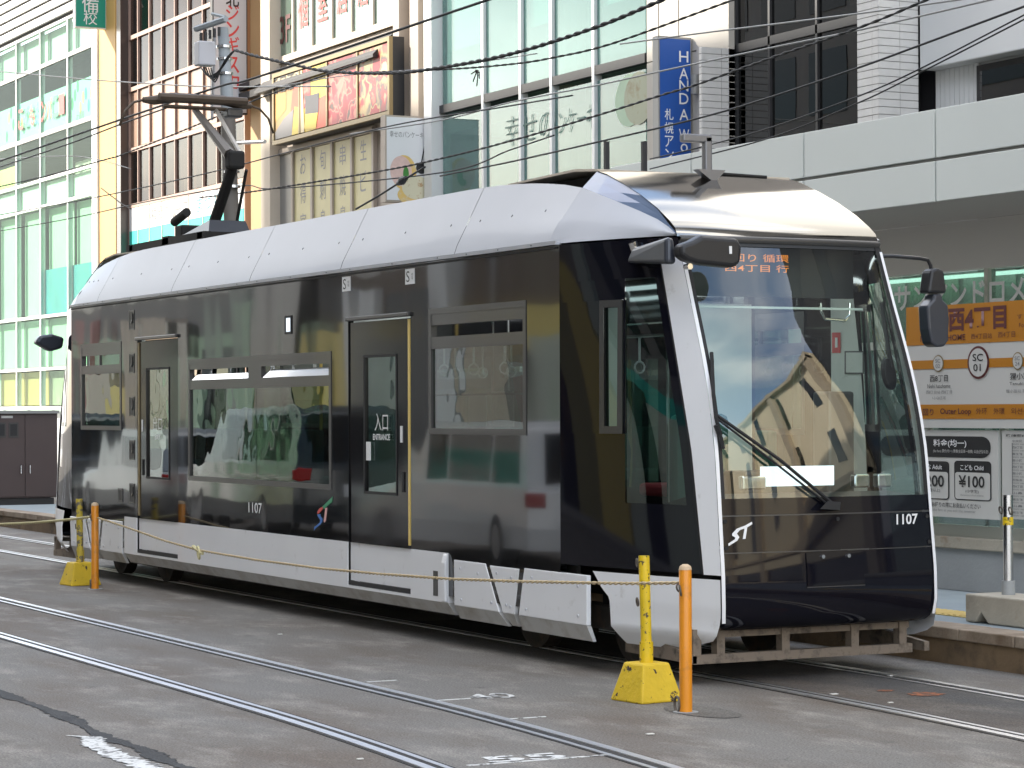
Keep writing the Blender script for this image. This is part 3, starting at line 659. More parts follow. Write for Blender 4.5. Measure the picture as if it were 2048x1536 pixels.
for ch, py in zip('Wo', (270, 296)): text('lettering', ch, 'print_white', t, (x + .016, FY - .22, float(on(1372, py, 0, x)[2])), YD, UPZ, .20 if ch == 'W' else .15, .21 if ch == 'W' else .15, .004)
for ch, py in zip('札幌アン', (229, 256, 283, 309)): text('lettering', ch, 'print_white', t, (x + .016, FY - .53, float(on(1340, py, 0, x)[2])), YD, UPZ, .20, .18, .004)
c = on(1405, 150, 0, x + .2); MB().cyl((c[0], FY - .1, c[2]), (c[0], FY - .1, c[2] - .35), .07).build('spot_lamp', 'grey_trim', t)
# --- F: white panel building and grey canopy
t = thing('white_building', 'white panelled building at the right edge above the canopy', 'building', (-14, FY, 0))
x0 = FX(1842, FY); zf = FZ(1842, 140, FY)
MB().box(x0, 6, FY, FY + 6, zf, 22).build('fascia', 'white_panel', t, bevel=.02)
MB().box(x0, 6, FY + .34, FY + 6, 0, zf).build('wall', 'white_panel', t)
xr = FX(1960, FY + .3)
for i in range(9):
    w = (xr - x0) / 9; MB().box(x0 + i * w + .006, x0 + (i + 1) * w - .006, FY + .30, FY + .335, 0, zf).build('rib_panel', 'white_panel', t)
MB().box(xr, 6, FY + .26, FY + .30, 0, zf - .05).build('window_frame', 'charcoal', t)
MB().box(xr + .1, 6, FY + .24, FY + .255, 4, zf - .15).build('pane', 'glass_dark', t)
CYF = 10.0
t = thing('canopy', 'pale grey panelled canopy over the pavement at right', 'canopy', (-12, CYF, 0))
cz0, cz1, czm = 4.42, 5.60, FZ(2048, 292, CYF); xl = FX(1222, CYF)
xj = FX(1872, CYF); xjs = [v for v in (xl, xj - 6.0, xj - 3.0, xj, xj + 3.0, xj + 6.0, xj + 9, xj + 14)]
for a, b in zip(xjs, xjs[1:]):
    for c, e in ((cz0, czm - .022), (czm + .022, cz1)):
        MB().box(a + .018 if a > xl else a, b - .018, CYF, CYF + .05, c, e).build('panel', 'canopy_panel', t, bevel=.006)
MB().box(xl, xj + 14, CYF + .06, CYF + 2.2, cz0 + .012, cz1 - .03).build('canopy_body', 'grey_trim', t)
MB().box(xl, xj + 14, CYF + .05, CYF + 2.3, cz0 - .004, cz0 + .01).build('soffit', 'soffit', t)
zl = FZ(1900, 542, 12.3)
MB().box(xl, xj + 14, 12.3, 12.5, zl, cz0 - .006).build('lintel', 'soffit', t)
mat('shop_fill_glow', (.9, .9, .9), .5, emit=(.9, 1.0, .95), estr=.8)
t = thing('street_shop', 'glazed shop front with white lettering under the canopy', 'building', (-12, 12.4, 0))
MB().box(xl, xj + 14, 12.9, 13.2, .14, zl).build('back_wall', 'room_light', t)
xs = xl; i = 0
while xs < 0:
    MB().box(xs - .04, xs + .04, 12.3, 12.44, .14, zl).build('mullion', 'alu_cream', t)
    MB().box(xs + .05, xs + 1.25, 12.36, 12.38, .3, zl - .02).build('pane', 'glass_green', t)
    MB().box(xs + .06, xs + 1.24, 12.86, 12.88, 1.6 + (.5 if i % 3 else 0), zl).build('blind', random.choice(['blind_white', 'blind_green', 'blind_white']), t); xs += 1.3; i += 1
MB().box(xl, 0, 12.3, 12.46, .14, .3).build('plinth', 'concrete', t)
MB().box(xl, 0, 12.66, 12.74, zl - .08, zl - .03).build('shop_fill_strip', 'shop_fill_glow', t)  # glowing strip added to brighten the shop front from inside
text('lettering', 'サンアンドロメダ味', 'print_white', t, (FX(1955, 12.25), 12.25, FZ(1955, 585, 12.25)), XD, UPZ, .40, 3.9, .02)
# ------------------------------------------------------------------ the tram
X0 = -7.74; XF, XR = -2.08, -13.40; YS = -1.15; ZB, ZG = .705, 2.92
T = thing('tram', 'black and white single-car tram numbered 1107 standing at the platform', 'tram', (X0, 0, 0))
def mp(sx, sy): return lambda p: (X0 + sx * (p[0] - X0), sy * p[1], p[2])
CT = [(.24, -.60, .78), (.30, -.54, .81), (.40, -.495, .83), (.5, -.477, .84), (.7, -.481, .84), (.9, -.502, .838), (1.1, -.524, .835), (1.3, -.544, .833), (1.5, -.567, .831), (1.7, -.609, .828), (1.9, -.661, .824), (2.1, -.730, .820), (2.3, -.811, .815), (2.5, -.895, .811), (2.7, -.975, .808), (2.95, -1.075, .806)]
def Cz(z): return float(np.interp(z, [c[0] for c in CT], [c[1] for c in CT])), -float(np.interp(z, [c[0] for c in CT], [c[2] for c in CT]))
def NP(z, u, off=0.):                         # point on the tapered nose side, u 0..1, near side
    cx, cy = Cz(z); b = .035 * 4 * u * (1 - u) + off
    return (XF + (cx - XF) * u + .2 * b, YS + (cy - YS) * u - .98 * b, z)
def upx(z, target):                           # u whose picture column is target
    a, b = 0., 1.
    for _ in range(30):
        m = (a + b) / 2
        if proj(NP(z, m))[0] < target: a = m
        else: b = m
    return (a + b) / 2
def pil(z):                                   # left edge of the white corner pillar
    py = proj(NP(z, .85))[1]; return upx(z, float(np.interp(py, [512, 700, 900, 1153], [1321, 1352, 1384, 1409])))
def lin(a, b, n): return [a + (b - a) * i / n for i in range(n + 1)]
def front(z, v, off=0.):                      # point on the front face, v -1..1
    cx, cy = Cz(z); return (cx + .055 * (1 - v * v) + off, -cy * v, z)
U_P = {}
for z in lin(.3, 2.95, 53): U_P[round(z, 3)] = pil(z)
def up(z): ks = sorted(U_P); return float(np.interp(z, ks, [U_P[k] for k in ks]))
# --- body sides with openings
W1 = (-13.05, -11.67, 1.59, 2.51); DX = (-11.16, -9.93, .38, 2.50); W2 = (-9.63, -6.12, 1.12, 2.28); DE = (-5.765, -4.54, .38, 2.515); W3 = (-4.20, -2.58, 1.60, 2.56)
for si, (sx, sy) in enumerate(((1, 1), (-1, -1))):
    m = mp(sx, sy)
    wallholes(MB(), XR, XF, ZB, ZG, [W1, DX, W2, DE, W3], YS, .05).map(m).build('side_panel', 'tram_black', T)
    MB().box(XR, XF - .01, YS - .025, YS + .02, ZG + .004, ZG + .03).map(m).build('gutter', 'tram_roof_white', T)
    MB().box(XR + .02, XF - .03, YS - .012, YS - .001, ZG - .022, ZG - .008).map(m).build('gutter_seal', 'rubber', T)
    # windows
    for (w, kind) in ((W1, 1), (W2, 2), (W3, 3)):
        a, b, c, d = w
        f = framebars(MB(), a, b, c, d, YS - .006, YS + .045, .045)
        zv = {1: 2.235, 2: 2.04, 3: 2.30}[kind]
        f.box(a + .045, b - .045, YS - .004, YS + .04, zv - .05, zv + .04)
        if kind == 2: f.box((a + b) / 2 - .16, (a + b) / 2 + .16, YS - .003, YS + .04, zv + .04, d - .045)
        if kind == 1: f.box(-12.42, -12.39, YS + .001, YS + .03, zv + .04, d - .045)
        wf = f.map(m).build('window', 'frame_grey', T)
        ft = MB()
        if kind != 2: ft.box(a + .045, b - .045, YS - .003, YS + .04, d - .13, d - .045)
        else: ft.box(a + .045, (a + b) / 2 - .16, YS - .0035, YS + .04, d - .10, d - .045).box((a + b) / 2 + .16, b - .045, YS - .0035, YS + .04, d - .10, d - .045)
        ft.map(m).build('vent_header', 'frame_grey', wf)
        if kind == 2:
            for (p, q) in ((a + .05, (a + b) / 2 - .006), ((a + b) / 2 + .006, b - .05)): MB().box(p, q, YS + .012, YS + .020, c + .045, zv - .05).map(m).build('pane', 'glass_tram', wf)
            for (p, q, tilt) in ((a + .07, (a + b) / 2 - .17, .025), ((a + b) / 2 + .17, b - .07, .035)):
                MB().hexa([(p, YS - .002, zv + .03), (q, YS - .002, zv + .03), (q, YS + .006, zv + .03), (p, YS + .006, zv + .03), (p + .12, YS + tilt, zv + .04 + tilt * 2), (q, YS + tilt, zv + .04 + tilt * 2), (q, YS + tilt + .008, zv + .04 + tilt * 2), (p + .12, YS + tilt + .008, zv + .04 + tilt * 2)]).map(m).build('vent_sash', 'sash_sky_white', wf)
        else:
            MB().box(a + .05, b - .05, YS + .012, YS + .020, c + .045, zv - .05).map(m).build('pane', 'glass_tram', wf)
            if kind == 1: MB().box(-12.78, b - .05, YS + .012, YS + .018, zv + .04, d - .13).map(m).build('pane', 'glass_tram', wf)
            if kind == 3: MB().box(a + .05, b - .05, YS + .015, YS + .03, 1.89, 1.905).map(m).build('window_bar', 'frame_grey', wf)
    # doors
    for (w, gl, rod) in ((DX, (-10.89, -10.23, 1.13, 2.20), -11.13), (DE, (-5.45, -4.84, 1.13, 2.21), -4.575)):
        a, b, c, d = w; yd = YS + .012
        dr = wallholes(MB(), a + .012, b - .012, ZB + .002, d - .012, [gl], yd, .03).map(m).build('door', 'door_dark', T)
        MB().box(a + .012, b - .012, yd, yd + .03, c + .012, ZB - .002).map(m).build('lower_panel', 'tram_white', dr)
        MB().box(gl[0], gl[1], yd + .012, yd + .018, gl[2], gl[3]).map(m).build('pane', 'glass_tram', dr)
        framebars(MB(), gl[0] - .02, gl[1] + .02, gl[2] - .02, gl[3] + .02, yd - .006, yd - .001, .02).map(m).build('glass_seal', 'rubber', dr)
        MB().box(rod - .018, rod + .018, yd - .012, yd - .001, c + .35, d - .02).map(m).build('safety_strip', 'yellow_rod' if rod > -9 else 'gold_frame', dr)
        MB().box(a, b, YS - .03, YS + .001, d, d + .035).map(m).build('rain_channel', 'frame_grey', dr, bevel=.008)
        MB().box(a, b, YS - .003, YS + .02, c - .025, c + .008).map(m).build('sill_seal', 'rubber', dr)
        hx = gl[1] + .12 if rod > -9 else gl[0] - .14
        MB().box(hx, hx + .035, yd - .01, yd - .001, 1.14, 1.30).map(m).build('handle_recess', 'rubber', dr)
    # skirts
    prof = lambda zt: [(YS - .008, zt), (YS - .008, .33), (YS + .075, .23), (YS + .11, .23), (YS + .11, zt)]
    for (a, b, zt) in ((-11.56, DX[0] - .004, ZB), (DX[1] + .004, DE[0] - .004, ZB), (DE[1] + .004, -3.87, ZB)):
        MB().prism([(YS - .008, zt), (YS - .008, .33), (YS + .11, .33), (YS + .11, zt)], 0, a, b).map(m).build('skirt_panel', 'tram_white', T)
    for (a, b) in ((DX[0] - .004, DX[1] + .004), (DE[0] - .004, DE[1] + .004)):
        MB().prism([(YS - .008, .352), (YS - .008, .33), (YS + .11, .33), (YS + .11, .352)], 0, a, b).map(m).build('door_sill', 'tram_white', T)
    MB().prism([(YS - .008, .3295), (YS + .06, .235), (YS + .11, .235), (YS + .11, .3295)], 0, -11.56, -3.87).map(m).build('skirt_chamfer', 'skirt_chamfer', T)
    MB().prism([(YS - .035, .63), (YS - .035, .34), (YS - .008, .335), (YS - .008, .70), (YS - .02, .69)], 0, -3.93, -3.865).map(m).build('skirt_end_trim', 'tram_white', T, bevel=.006)
    MB().box(-4.12, -4.04, YS - .011, YS - .0085, .37, .56).map(m).build('reflector', 'frame_grey', T)
    MB().box(XR - .1, XF + .05, YS + .10, YS + .13, .22, ZB).map(m).build('underframe_shield', 'under_dark', T)
    for (bx_, by_) in ((-3.77, -1.68), (-13.55, -11.62)):   # bogie covers: trapezoid, wedge, trapezoid
        if bx_ > -9: segs = ([(-3.77, .66), (-3.24, .66), (-2.955, .22), (-3.76, .22)], [(-3.17, .65), (-2.70, .65), (-2.80, .23), (-2.90, .23)], [(-2.62, .66), (-1.70, .66), (-1.70, .21), (-2.74, .21)])
        else: segs = ([(-13.45, .64), (-12.92, .64), (-12.66, .20), (-13.40, .20)], [(-12.85, .64), (-12.36, .64), (-12.50, .22), (-12.62, .22)], [(-12.28, .65), (-11.64, .65), (-11.64, .22), (-12.42, .22)])
        for sg in segs:
            def cut(p, q, z): return p[0] + (q[0] - p[0]) * (z - p[1]) / (q[1] - p[1])
            l, r = cut(sg[0], sg[3], .32), cut(sg[1], sg[2], .32)
            pan = MB().prism([sg[0], sg[1], (r, .32), (l, .32)], 1, YS - .005, YS + .03).map(m).build('bogie_cover', 'tram_white', T, bevel=.005)
            MB().hexa([(l, YS - .005, .319), (r, YS - .005, .319), (r, YS + .03, .319), (l, YS + .03, .319), (sg[3][0], YS + .045, sg[3][1]), (sg[2][0], YS + .045, sg[2][1]), (sg[2][0], YS + .07, sg[2][1]), (sg[3][0], YS + .07, sg[3][1])]).map(m).build('cover_chamfer', 'skirt_chamfer', pan)
            mb = MB()
            for (bxx, bzz) in ((sg[0][0] + .12, .60), (sg[1][0] - .12, .58), (l + .12, .37), (r - .12, .38)): mb.cyl((bxx, YS - .012, bzz), (bxx, YS - .004, bzz), .010, None, 10)
            mb.map(m).build('cover_bolts', 'sign_grey', pan, kind='stuff')
        # wheels and frame
        cxb = (bx_ + by_) / 2
        for dx in (-.75, .75):
            mb = MB(); mb.tube([(cxb + dx, -.62, .30), (cxb + dx, -.50, .30)], .30, 24); mb.tube([(cxb + dx, -.66, .30), (cxb + dx, -.62, .30)], [.10, .26], 20)
            mb.map(m).build('wheel', 'bogie', T)
        MB().box(cxb - 1.15, cxb + 1.15, -.86, -.68, .26, .42).box(cxb - .3, cxb + .3, -.9, -.66, .20, .30).map(m).build('bogie_frame', 'bogie', T)
# doors open recess details only on the viewer side
N = mp(1, 1)
for z in (2.715, 2.275, 1.835, 1.39, .95):
    o = framebars(MB(), -11.405, -11.245, z - .10, z + .10, YS - .006, YS - .001, .014).build('step_recess', 'frame_grey', T)
    MB().box(-11.391, -11.259, YS - .004, YS - .0015, z - .086, z + .086).build('recess_void', 'print_black', o)
    MB().tube([(-11.285, YS - .008, z + .07), (-11.285, YS - .008, z + .0), (-11.325, YS - .008, z - .03)], .007, 6).build('grip', 'frame_grey', o)
o = framebars(MB(), -11.77, -11.63, .85, .99, YS - .006, YS - .001, .02).build('socket_box', 'frame_grey', T); MB().box(-11.75, -11.65, YS - .004, YS - .0015, .87, .97).build('socket_void', 'print_black', o)
o = framebars(MB(), -7.14, -6.99, 2.45, 2.61, YS - .008, YS - .001, .02).build('side_lamp', 'rubber', T); MB().box(-7.11, -7.02, YS - .006, YS - .002, 2.47, 2.59).build('lamp_lens', 'lit_panel', o)
for xx in (-5.79, -4.54):
    o = MB().box(xx - .085, xx + .085, YS - .005, YS - .001, 2.765, 2.885).build('payment_sticker', 'print_white', T)
    text('lettering', 'S', 'print_black', o, (xx - .03, YS - .007, 2.825), XD, UPZ, .085, .06); text('lettering', '利用\n可能', 'print_black', o, (xx + .05, YS - .007, 2.825), XD, UPZ, .05, .035)
text('fleet_number', '1107', 'print_white', T, (-7.87, YS - .004, .915), XD, UPZ, .095, .33, .012)
text('lettering', '出口', 'print_white', T, (-10.56, YS + .008, 1.66), XD, UPZ, .13, .27); text('lettering', 'EXIT', 'print_white', T, (-10.56, YS + .008, 1.53), XD, UPZ, .05, .16, .02)
text('lettering', '入口', 'print_white', T, (-5.12, YS + .008, 1.69), XD, UPZ, .14, .26); text('lettering', 'ENTRANCE', 'print_white', T, (-5.12, YS + .008, 1.57), XD, UPZ, .05, .33, .02)
MB().box(-5.42, -5.33, YS + .006, YS + .009, 1.38, 1.53).build('door_notice', 'print_white', T); MB().box(-4.755, -4.715, YS + .006, YS + .010, 1.53, 1.66).build('door_notice', 'print_white', T)
MB().box(-11.05, -11.01, YS + .006, YS + .010, 1.58, 1.70).build('door_notice', 'print_white', T)
# coloured emblem on the side
def poly_yz(pts, mtl, name, par, k=0): MB().poly([(x_, YS - .004 - .0005 * k, z_) for x_, z_ in pts]).build(name, mtl, par)
sx_ = lambda px, py: (float(on(px, py, 1, YS)[0]), float(on(px, py, 1, YS)[2]))
def zz(px, py): return sx_(480 + px / 8.533, 980 + py / 8.533)
em = MB().poly([(q[0], YS - .004, q[1]) for q in (zz(1412, 280), zz(1590, 110), zz(1580, 200), zz(1440, 325))]).build('side_emblem', 'print_green', T)
poly_yz([zz(1415, 285), zz(1425, 320), zz(1370, 385), zz(1330, 410), zz(1325, 370), zz(1360, 315)], 'print_salmon', 'emblem_stroke', em)
poly_yz([zz(1325, 415), zz(1380, 410), zz(1382, 440), zz(1415, 490), zz(1410, 545), zz(1380, 590), zz(1290, 660), zz(1268, 695), zz(1275, 630), zz(1370, 555), zz(1375, 510), zz(1335, 450)], 'print_blue', 'emblem_stroke', em)
poly_yz([zz(1462, 310), zz(1500, 300), zz(1475, 520), zz(1450, 555), zz(1435, 540), zz(1452, 400)], 'print_pink', 'emblem_stroke', em)
# --- nose, four sides
def noseband(z0, z1, ua, ub, mtl, name, par, m, nz=20, nu=8, off=0., smooth=True, ret=False):
    rows = []
    for z in lin(z0, z1, nz):
        a = ua(z) if callable(ua) else ua; b = ub(z) if callable(ub) else ub
        rows.append([NP(z, u, off) for u in lin(a, b, nu)])
    mb = MB().grid(rows)
    return mb.map(m).build(name, mtl, par, smooth=smooth)
u0 = lambda z: upx(z, 1247); uv0 = lambda z: upx(z, 1201); uv1 = lambda z: upx(z, 1247)
UG0 = {round(z, 3): (uv0(z), uv1(z)) for z in lin(1., 2.8, 36)}
gk = sorted(UG0); ug = lambda z: float(np.interp(z, gk, [UG0[k][1] for k in gk])); uv = lambda z: float(np.interp(z, gk, [UG0[k][0] for k in gk]))
ZV = (1.62, 2.52); ZQ = (1.16, 2.66)
for (sx, sy) in ((1, 1), (1, -1), (-1, 1), (-1, -1)):
    m = mp(sx, sy); fr = sx > 0
    # black side of the nose, leaving the quarter light and the narrow vent open
    e = lambda z: up(z) - .012; qg = lambda z: e(z) - .05
    rows = []
    mbs = MB()
    def band(z0, z1, a, b, nz, nu): 
        mbs.grid([[NP(z, u) for u in lin(a(z) if callable(a) else a, b(z) if callable(b) else b, nu)] for z in lin(z0, z1, nz)])
    band(ZB + .015, ZQ[0], 0., e, 6, 16); band(ZQ[1], ZG, 0., e, 4, 16)
    band(ZQ[0], ZV[0], 0., lambda z: ug(z) + .012, 6, 8); band(ZV[1], ZQ[1], 0., lambda z: ug(z) + .012, 3, 8)
    band(ZV[0], ZV[1], 0., uv, 10, 6); band(ZV[0], ZV[1], ug, lambda z: ug(z) + .012, 10, 1)
    band(ZQ[0], ZQ[1], qg, e, 14, 2)
    ns = mbs.map(m).build('nose_side', 'tram_black_smooth', T, smooth=True)
    noseband(ZQ[0], ZQ[1], lambda z: ug(z) + .010, lambda z: qg(z) + .01, 'glass_quarter', 'quarter_light', T, m, 14, 6, -.006)
    vw = MB()
    for (a, b, c, d) in ((lambda z: uv(z), lambda z: uv(z) + .035, *ZV), (lambda z: ug(z) - .035, lambda z: ug(z), *ZV), (lambda z: uv(z), lambda z: ug(z), ZV[0], ZV[0] + .05), (lambda z: uv(z), lambda z: ug(z), ZV[1] - .05, ZV[1])):
        for off in (.012, -.03): vw.grid([[NP(z, u, off) for u in (a(z), b(z))] for z in lin(c, d, 8)])
    vo = vw.map(m).build('nose_vent', 'frame_grey', T)
    noseband(ZV[0] + .03, ZV[1] - .03, lambda z: uv(z) + .03, lambda z: ug(z) - .03, 'glass_quarter', 'pane', vo, m, 8, 2, -.012)
    # white corner pillar and white lower corner
    noseband(ZB + .012, 2.80, up, 1.0, 'tram_white', 'corner_pillar', T, m, 24, 4, .004)
    noseband(2.80, ZG, up, 1.0, 'tram_black_smooth', 'pillar_cap', T, m, 4, 4, .002)
    noseband(ZB + .015, ZG, e, up, 'rubber', 'pillar_seal', T, m, 24, 1, .0015)
    mb = MB()
    def ul(z): return float(np.interp(z, [.20, .27, .33, .52, .58, .70], [.40, .375, .36, .35, .30, .235]))
    zz_ = [.215, .25, .29, .33, .36, .40, .45, .50, .53, .56, .59, .62, .66, .69]
    rows = []
    for z in zz_:
        en = float(np.interp(z, [.215, .24, .28, .33, .42, .5], [.66, .80, .93, .98, 1.0, 1.0])); cz = max(z, .42)
        r_ = []
        for u in lin(ul(z), en, 10):
            p = NP(cz, u, .012); r_.append((p[0], p[1] + max(0, .33 - z) * .7, z))
        rows.append(r_)
    lc = MB().grid(rows).map(m).build('lower_corner', 'tram_white', T, smooth=True)
    # white hood above: continues the roof cove round to the corner
    tops = [(-2.2, -.90, 3.335), (-2.0, -.895, 3.28), (-1.75, -.875, 3.205), (-1.5, -.845, 3.125), (-1.3, -.822, 3.055), (-1.17, -.810, 2.995), (-1.09, -.806, 2.945)]
    bots = []
    for i, u in enumerate((-.07, .12, .33, .55, .75, .90, 1.0)):
        bots.append(NP(ZG + .012, u, .006) if u >= 0 else (-2.2, YS - .004, ZG + .012))
    hood = []
    for i, (b_, t_) in enumerate(zip(bots, tops)):
        col = []
        for k in range(7):
            f = k / 6
            if i == 0:
                cp = [(YS - .004, ZG + .012), (YS - .004, ZG + .034), (YS + .02, ZG + .10), (YS + .06, ZG + .165), (YS + .09, ZG + .10 + .315 * .30), (YS + .17, ZG + .10 + .315 * .65), (-.90, 3.335)][k]; col.append((-2.204, cp[0], cp[1])); continue
            p = [b_[j] + (t_[j] - b_[j]) * f for j in range(3)]; bul = (-.012 + .030 * min(1, i / 3)) * math.sin(math.pi * f); col.append((p[0] + .3 * bul, p[1] - bul, p[2] + .3 * bul))
        hood.append(col)
    MB().grid(hood).map(m).build('roof_hood', 'tram_roof_white', T, smooth=True)
    # facet between hood edge and silver brow
    ridge = [(-2.17, -.795, 3.455), (-2.02, -.795, 3.415), (-1.80, -.797, 3.335), (-1.55, -.80, 3.235), (-1.33, -.803, 3.125), (-1.17, -.806, 3.01), (-1.075, -.806, 2.947)]
    if sy > 0 or True:
        MB().grid([[t_, tuple((t_[j] + r_[j]) / 2 for j in range(3)), r_] for t_, r_ in zip(tops, ridge)]).map(m).build('brow_facet', 'facet_sky_tint', T)
# --- roof coves
def covetop(x):
    xm = x if x > X0 else 2 * X0 - x
    return float(np.interp(xm, [-30, -3.9, -3.4, -2.9, -2.5, -2.2], [3.465, 3.465, 3.455, 3.425, 3.385, 3.335]))
seams = [-13.28, -12.47, -10.11, -8.0, -5.91, -3.74, -2.2]
for (sx, sy) in ((1, 1), (1, -1)):
    m = mp(sx, sy)
    for a, b in zip(seams, seams[1:]):
        rows = []
        n = max(2, int((b - a) / .25))
        for x in lin(a + .004, b - .004, n):
            zt = covetop(x); pr = [(YS - .004, ZG + .034), (YS + .02, ZG + .10), (YS + .09, ZG + .10 + (zt - ZG - .10) * .30), (YS + .17, ZG + .10 + (zt - ZG - .10) * .65), (-.90, zt), (-.875, zt - .004), (-.87, zt - .2)]
            rows.append([(x, p, q) for p, q in pr])
        MB().grid(rows).map(m).build('roof_cove', 'tram_roof_white', T, smooth='auto')
        mb = MB()
        for xx in lin(a + .25, b - .25, 2):
            mb.cyl((xx, YS + .085, ZG + .26), (xx, YS + .095, ZG + .275), .0035, None, 6); mb.cyl((xx, YS - .03, ZG + .018), (xx, YS - .02, ZG + .018), .005, None, 6)
        mb.map(m).build('cove_bolts', 'frame_grey', T, kind='stuff')
MB().box(-12.9, -2.6, -.87, .87, 3.10, 3.20).build('roof_deck', 'under_dark', T)
for sx in (1, -1):
    m = mp(sx, 1)
    prof = [(-1.072, 2.925), (-1.075, 2.945), (-1.10, 2.99), (-1.17, 3.01 + .03), (-1.33, 3.135), (-1.55, 3.24), (-1.80, 3.34), (-2.02, 3.42), (-2.17, 3.458)]
    rows = []
    for i, (x, z) in enumerate(prof):
        r_ = []
        for v in lin(-1, 1, 20):
            bl = .055 * (1 - v * v) * (1 - i / 8) ; r_.append((x + bl, .806 * v, z + .012 * (1 - v * v) * (i / 8)))
        rows.append(r_)
    MB().grid(rows).map(m).build('silver_brow', 'silver', T, smooth=True)
    MB().grid([[(x + .055 * (1 - v * v) * f + .012, .80 * v, z) for v in lin(-1, 1, 16)] for x, z, f in ((-1.072, 2.935, 1), (-1.04, 2.915, 1), (-1.06, 2.89, 1))]).map(m).build('brow_lip', 'frame_grey', T, smooth=True)
    # dark well behind the brow with equipment, under a flat cover
    MB().prism([(-3.55, 3.462), (-2.5, 3.478), (-2.16, 3.452), (-2.16, 3.468), (-2.5, 3.496), (-3.55, 3.476)], 1, -.80, .80).map(m).build('roof_cover', 'cream_wall', T)
    MB().box(-3.5, -2.2, -.66, .66, 3.24, 3.45).map(m).build('roof_well', 'under_dark', T)
    MB().box(-3.9, -2.3, -.70, .70, 3.20, 3.24).box(-2.9, -2.65, -.5, -.2, 3.24, 3.36).box(-3.0, -2.5, .1, .5, 3.24, 3.33).map(m).build('roof_equipment', 'under_dark', T)
    # front panels
    def fpan(z0, z1, v0, v1, mtl, name, par, nz=6, nv=14, off=0., smooth=True):
        return MB().grid([[front(z, v, off) for v in lin(v0, v1, nv)] for z in lin(z0, z1, nz)]).map(m).build(name, mtl, par, smooth=smooth)
    fpan(1.20, 2.905, -.975, .975, 'glass_screen', 'windscreen', T, 20, 20, -.01)
    fpan(1.10, 1.205, -1, 1, 'tram_black_smooth', 'screen_sill', T, 2)
    for s in (-1, 1): fpan(1.205, 2.90, s * .94, s * 1.0, 'rubber', 'screen_edge', T, 16, 2, .002)
    for s in (-1, 1): fpan(.41, 2.86, s * .976, s * 1.006, 'tram_white', 'pillar_edge', T, 24, 2, .009)
    fpan(2.865, 2.905, -.94, .94, 'dash', 'screen_header', T, 2, 14, -.004)
    fpan(.862, 1.09, -.995, .995, 'tram_black_smooth', 'front_panel', T, 3)
    lowp = MB()
    lowp.grid([[(front(max(z, .42), v * w)[0] - dx, front(max(z, .42), v * w)[1], z) for v in lin(-.995, .995, 16)] for z, dx, w in ((.355, .12, .94), (.37, .06, .97), (.40, .025, .99), (.46, .004, 1), (.60, 0, 1), (.72, 0, 1), (.854, 0, 1))])
    lp = lowp.map(m).build('bumper_panel', 'tram_black_smooth', T, smooth=True)
    fpan(.63, .848, -.265, .265, 'tram_black_smooth', 'coupler_hatch', lp, 2, 6, .008)
    for (zl_, va, vb) in ((.628, -.27, .27),): fpan(zl_ - .006, zl_, va, vb, 'frame_grey', 'hatch_gap', lp, 1, 6, .010)
    fpan(.855, .861, -.99, .99, 'frame_grey', 'panel_gap', T, 1, 14, .002); fpan(1.091, 1.099, -.99, .99, 'frame_grey', 'panel_gap', T, 1, 14, .002)
    mb = MB()
    for v in (-.12, .12): p = front(.82, v, .01); mb.cyl((p[0] - .01, p[1], p[2]), (p[0] + .012, p[1], p[2]), .013, None, 10)
    mb.map(m).build('hatch_studs', 'chrome', lp)
    mb = MB()
    for z in (.89, 1.06):
        for v in (-.95, .95) + ((.05,) if z > 1 else ()): p = front(z, v, .002); mb.cyl(p, (p[0] + .006, p[1], p[2]), .014, None, 8)
    mb.map(m).build('panel_screws', 'rubber', T)
    # lifeguard frame
    lg = MB(); xf = -.72
    lg.box(xf - .03, xf + .03, -.93, .80, .135, .195).box(xf - .03, xf + .02, -.93, .78, .30, .345)
    for yy in (-.90, -.72, -.22, .33, .72): lg.box(xf - .035, xf + .035, yy - .03, yy + .03, .19, .36)
    lgo = lg.map(m).build('lifeguard', 'lifeguard', T)
    for s in (-1, 1): mb = MB(); mb.hexa([(xf - .9, s * .86, .14), (xf + .03, s * .90, .14), (xf + .03, s * .94, .14), (xf - .9, s * .90, .14), (xf - .9, s * .86, .30), (xf + .03, s * .90, .20), (xf + .03, s * .94, .20), (xf - .9, s * .90, .30)]); mb.map(m).build('lifeguard_arm', 'lifeguard', lgo)
    MB().box(-2.2, -.75, -.75, .75, .30, .75).map(m).build('nose_underframe', 'under_dark', T)
    # cab fittings
    MB().prism([(-.66, 1.20), (-.60, .90), (-1.45, .90), (-1.45, 1.12), (-.95, 1.22)], 1, -.78, .78).map(m).build('driver_desk', 'dash', T)
    MB().box(-1.50, -1.20, -.20, .35, 1.12, 1.36).map(m).build('control_console', 'dash', T, bevel=.02)
    for s in ((-.60, -.42), (.28, .40), (.46, .58)):
        MB().box(-.665, -.60, s[0], s[1], 1.255, 1.345).map(m).build('headlight', 'chrome', T, bevel=.012)
    MB().box(-1.38, -1.33, -.78, .78, 2.55, 2.90).map(m).build('destination_box', 'dash', T)
MB().box(-.66, -.645, -.43, .14, 1.275, 1.405).build('route_board', 'lit_panel', T)
text('destination_text', '内回り 循環', 'led_orange', T, (-1.325, -.04, 2.815), YD, UPZ, .055, .56, .004)
text('destination_text', '西4丁目 行', 'led_orange', T, (-1.325, -.02, 2.745), YD, UPZ, .050, .52, .004)
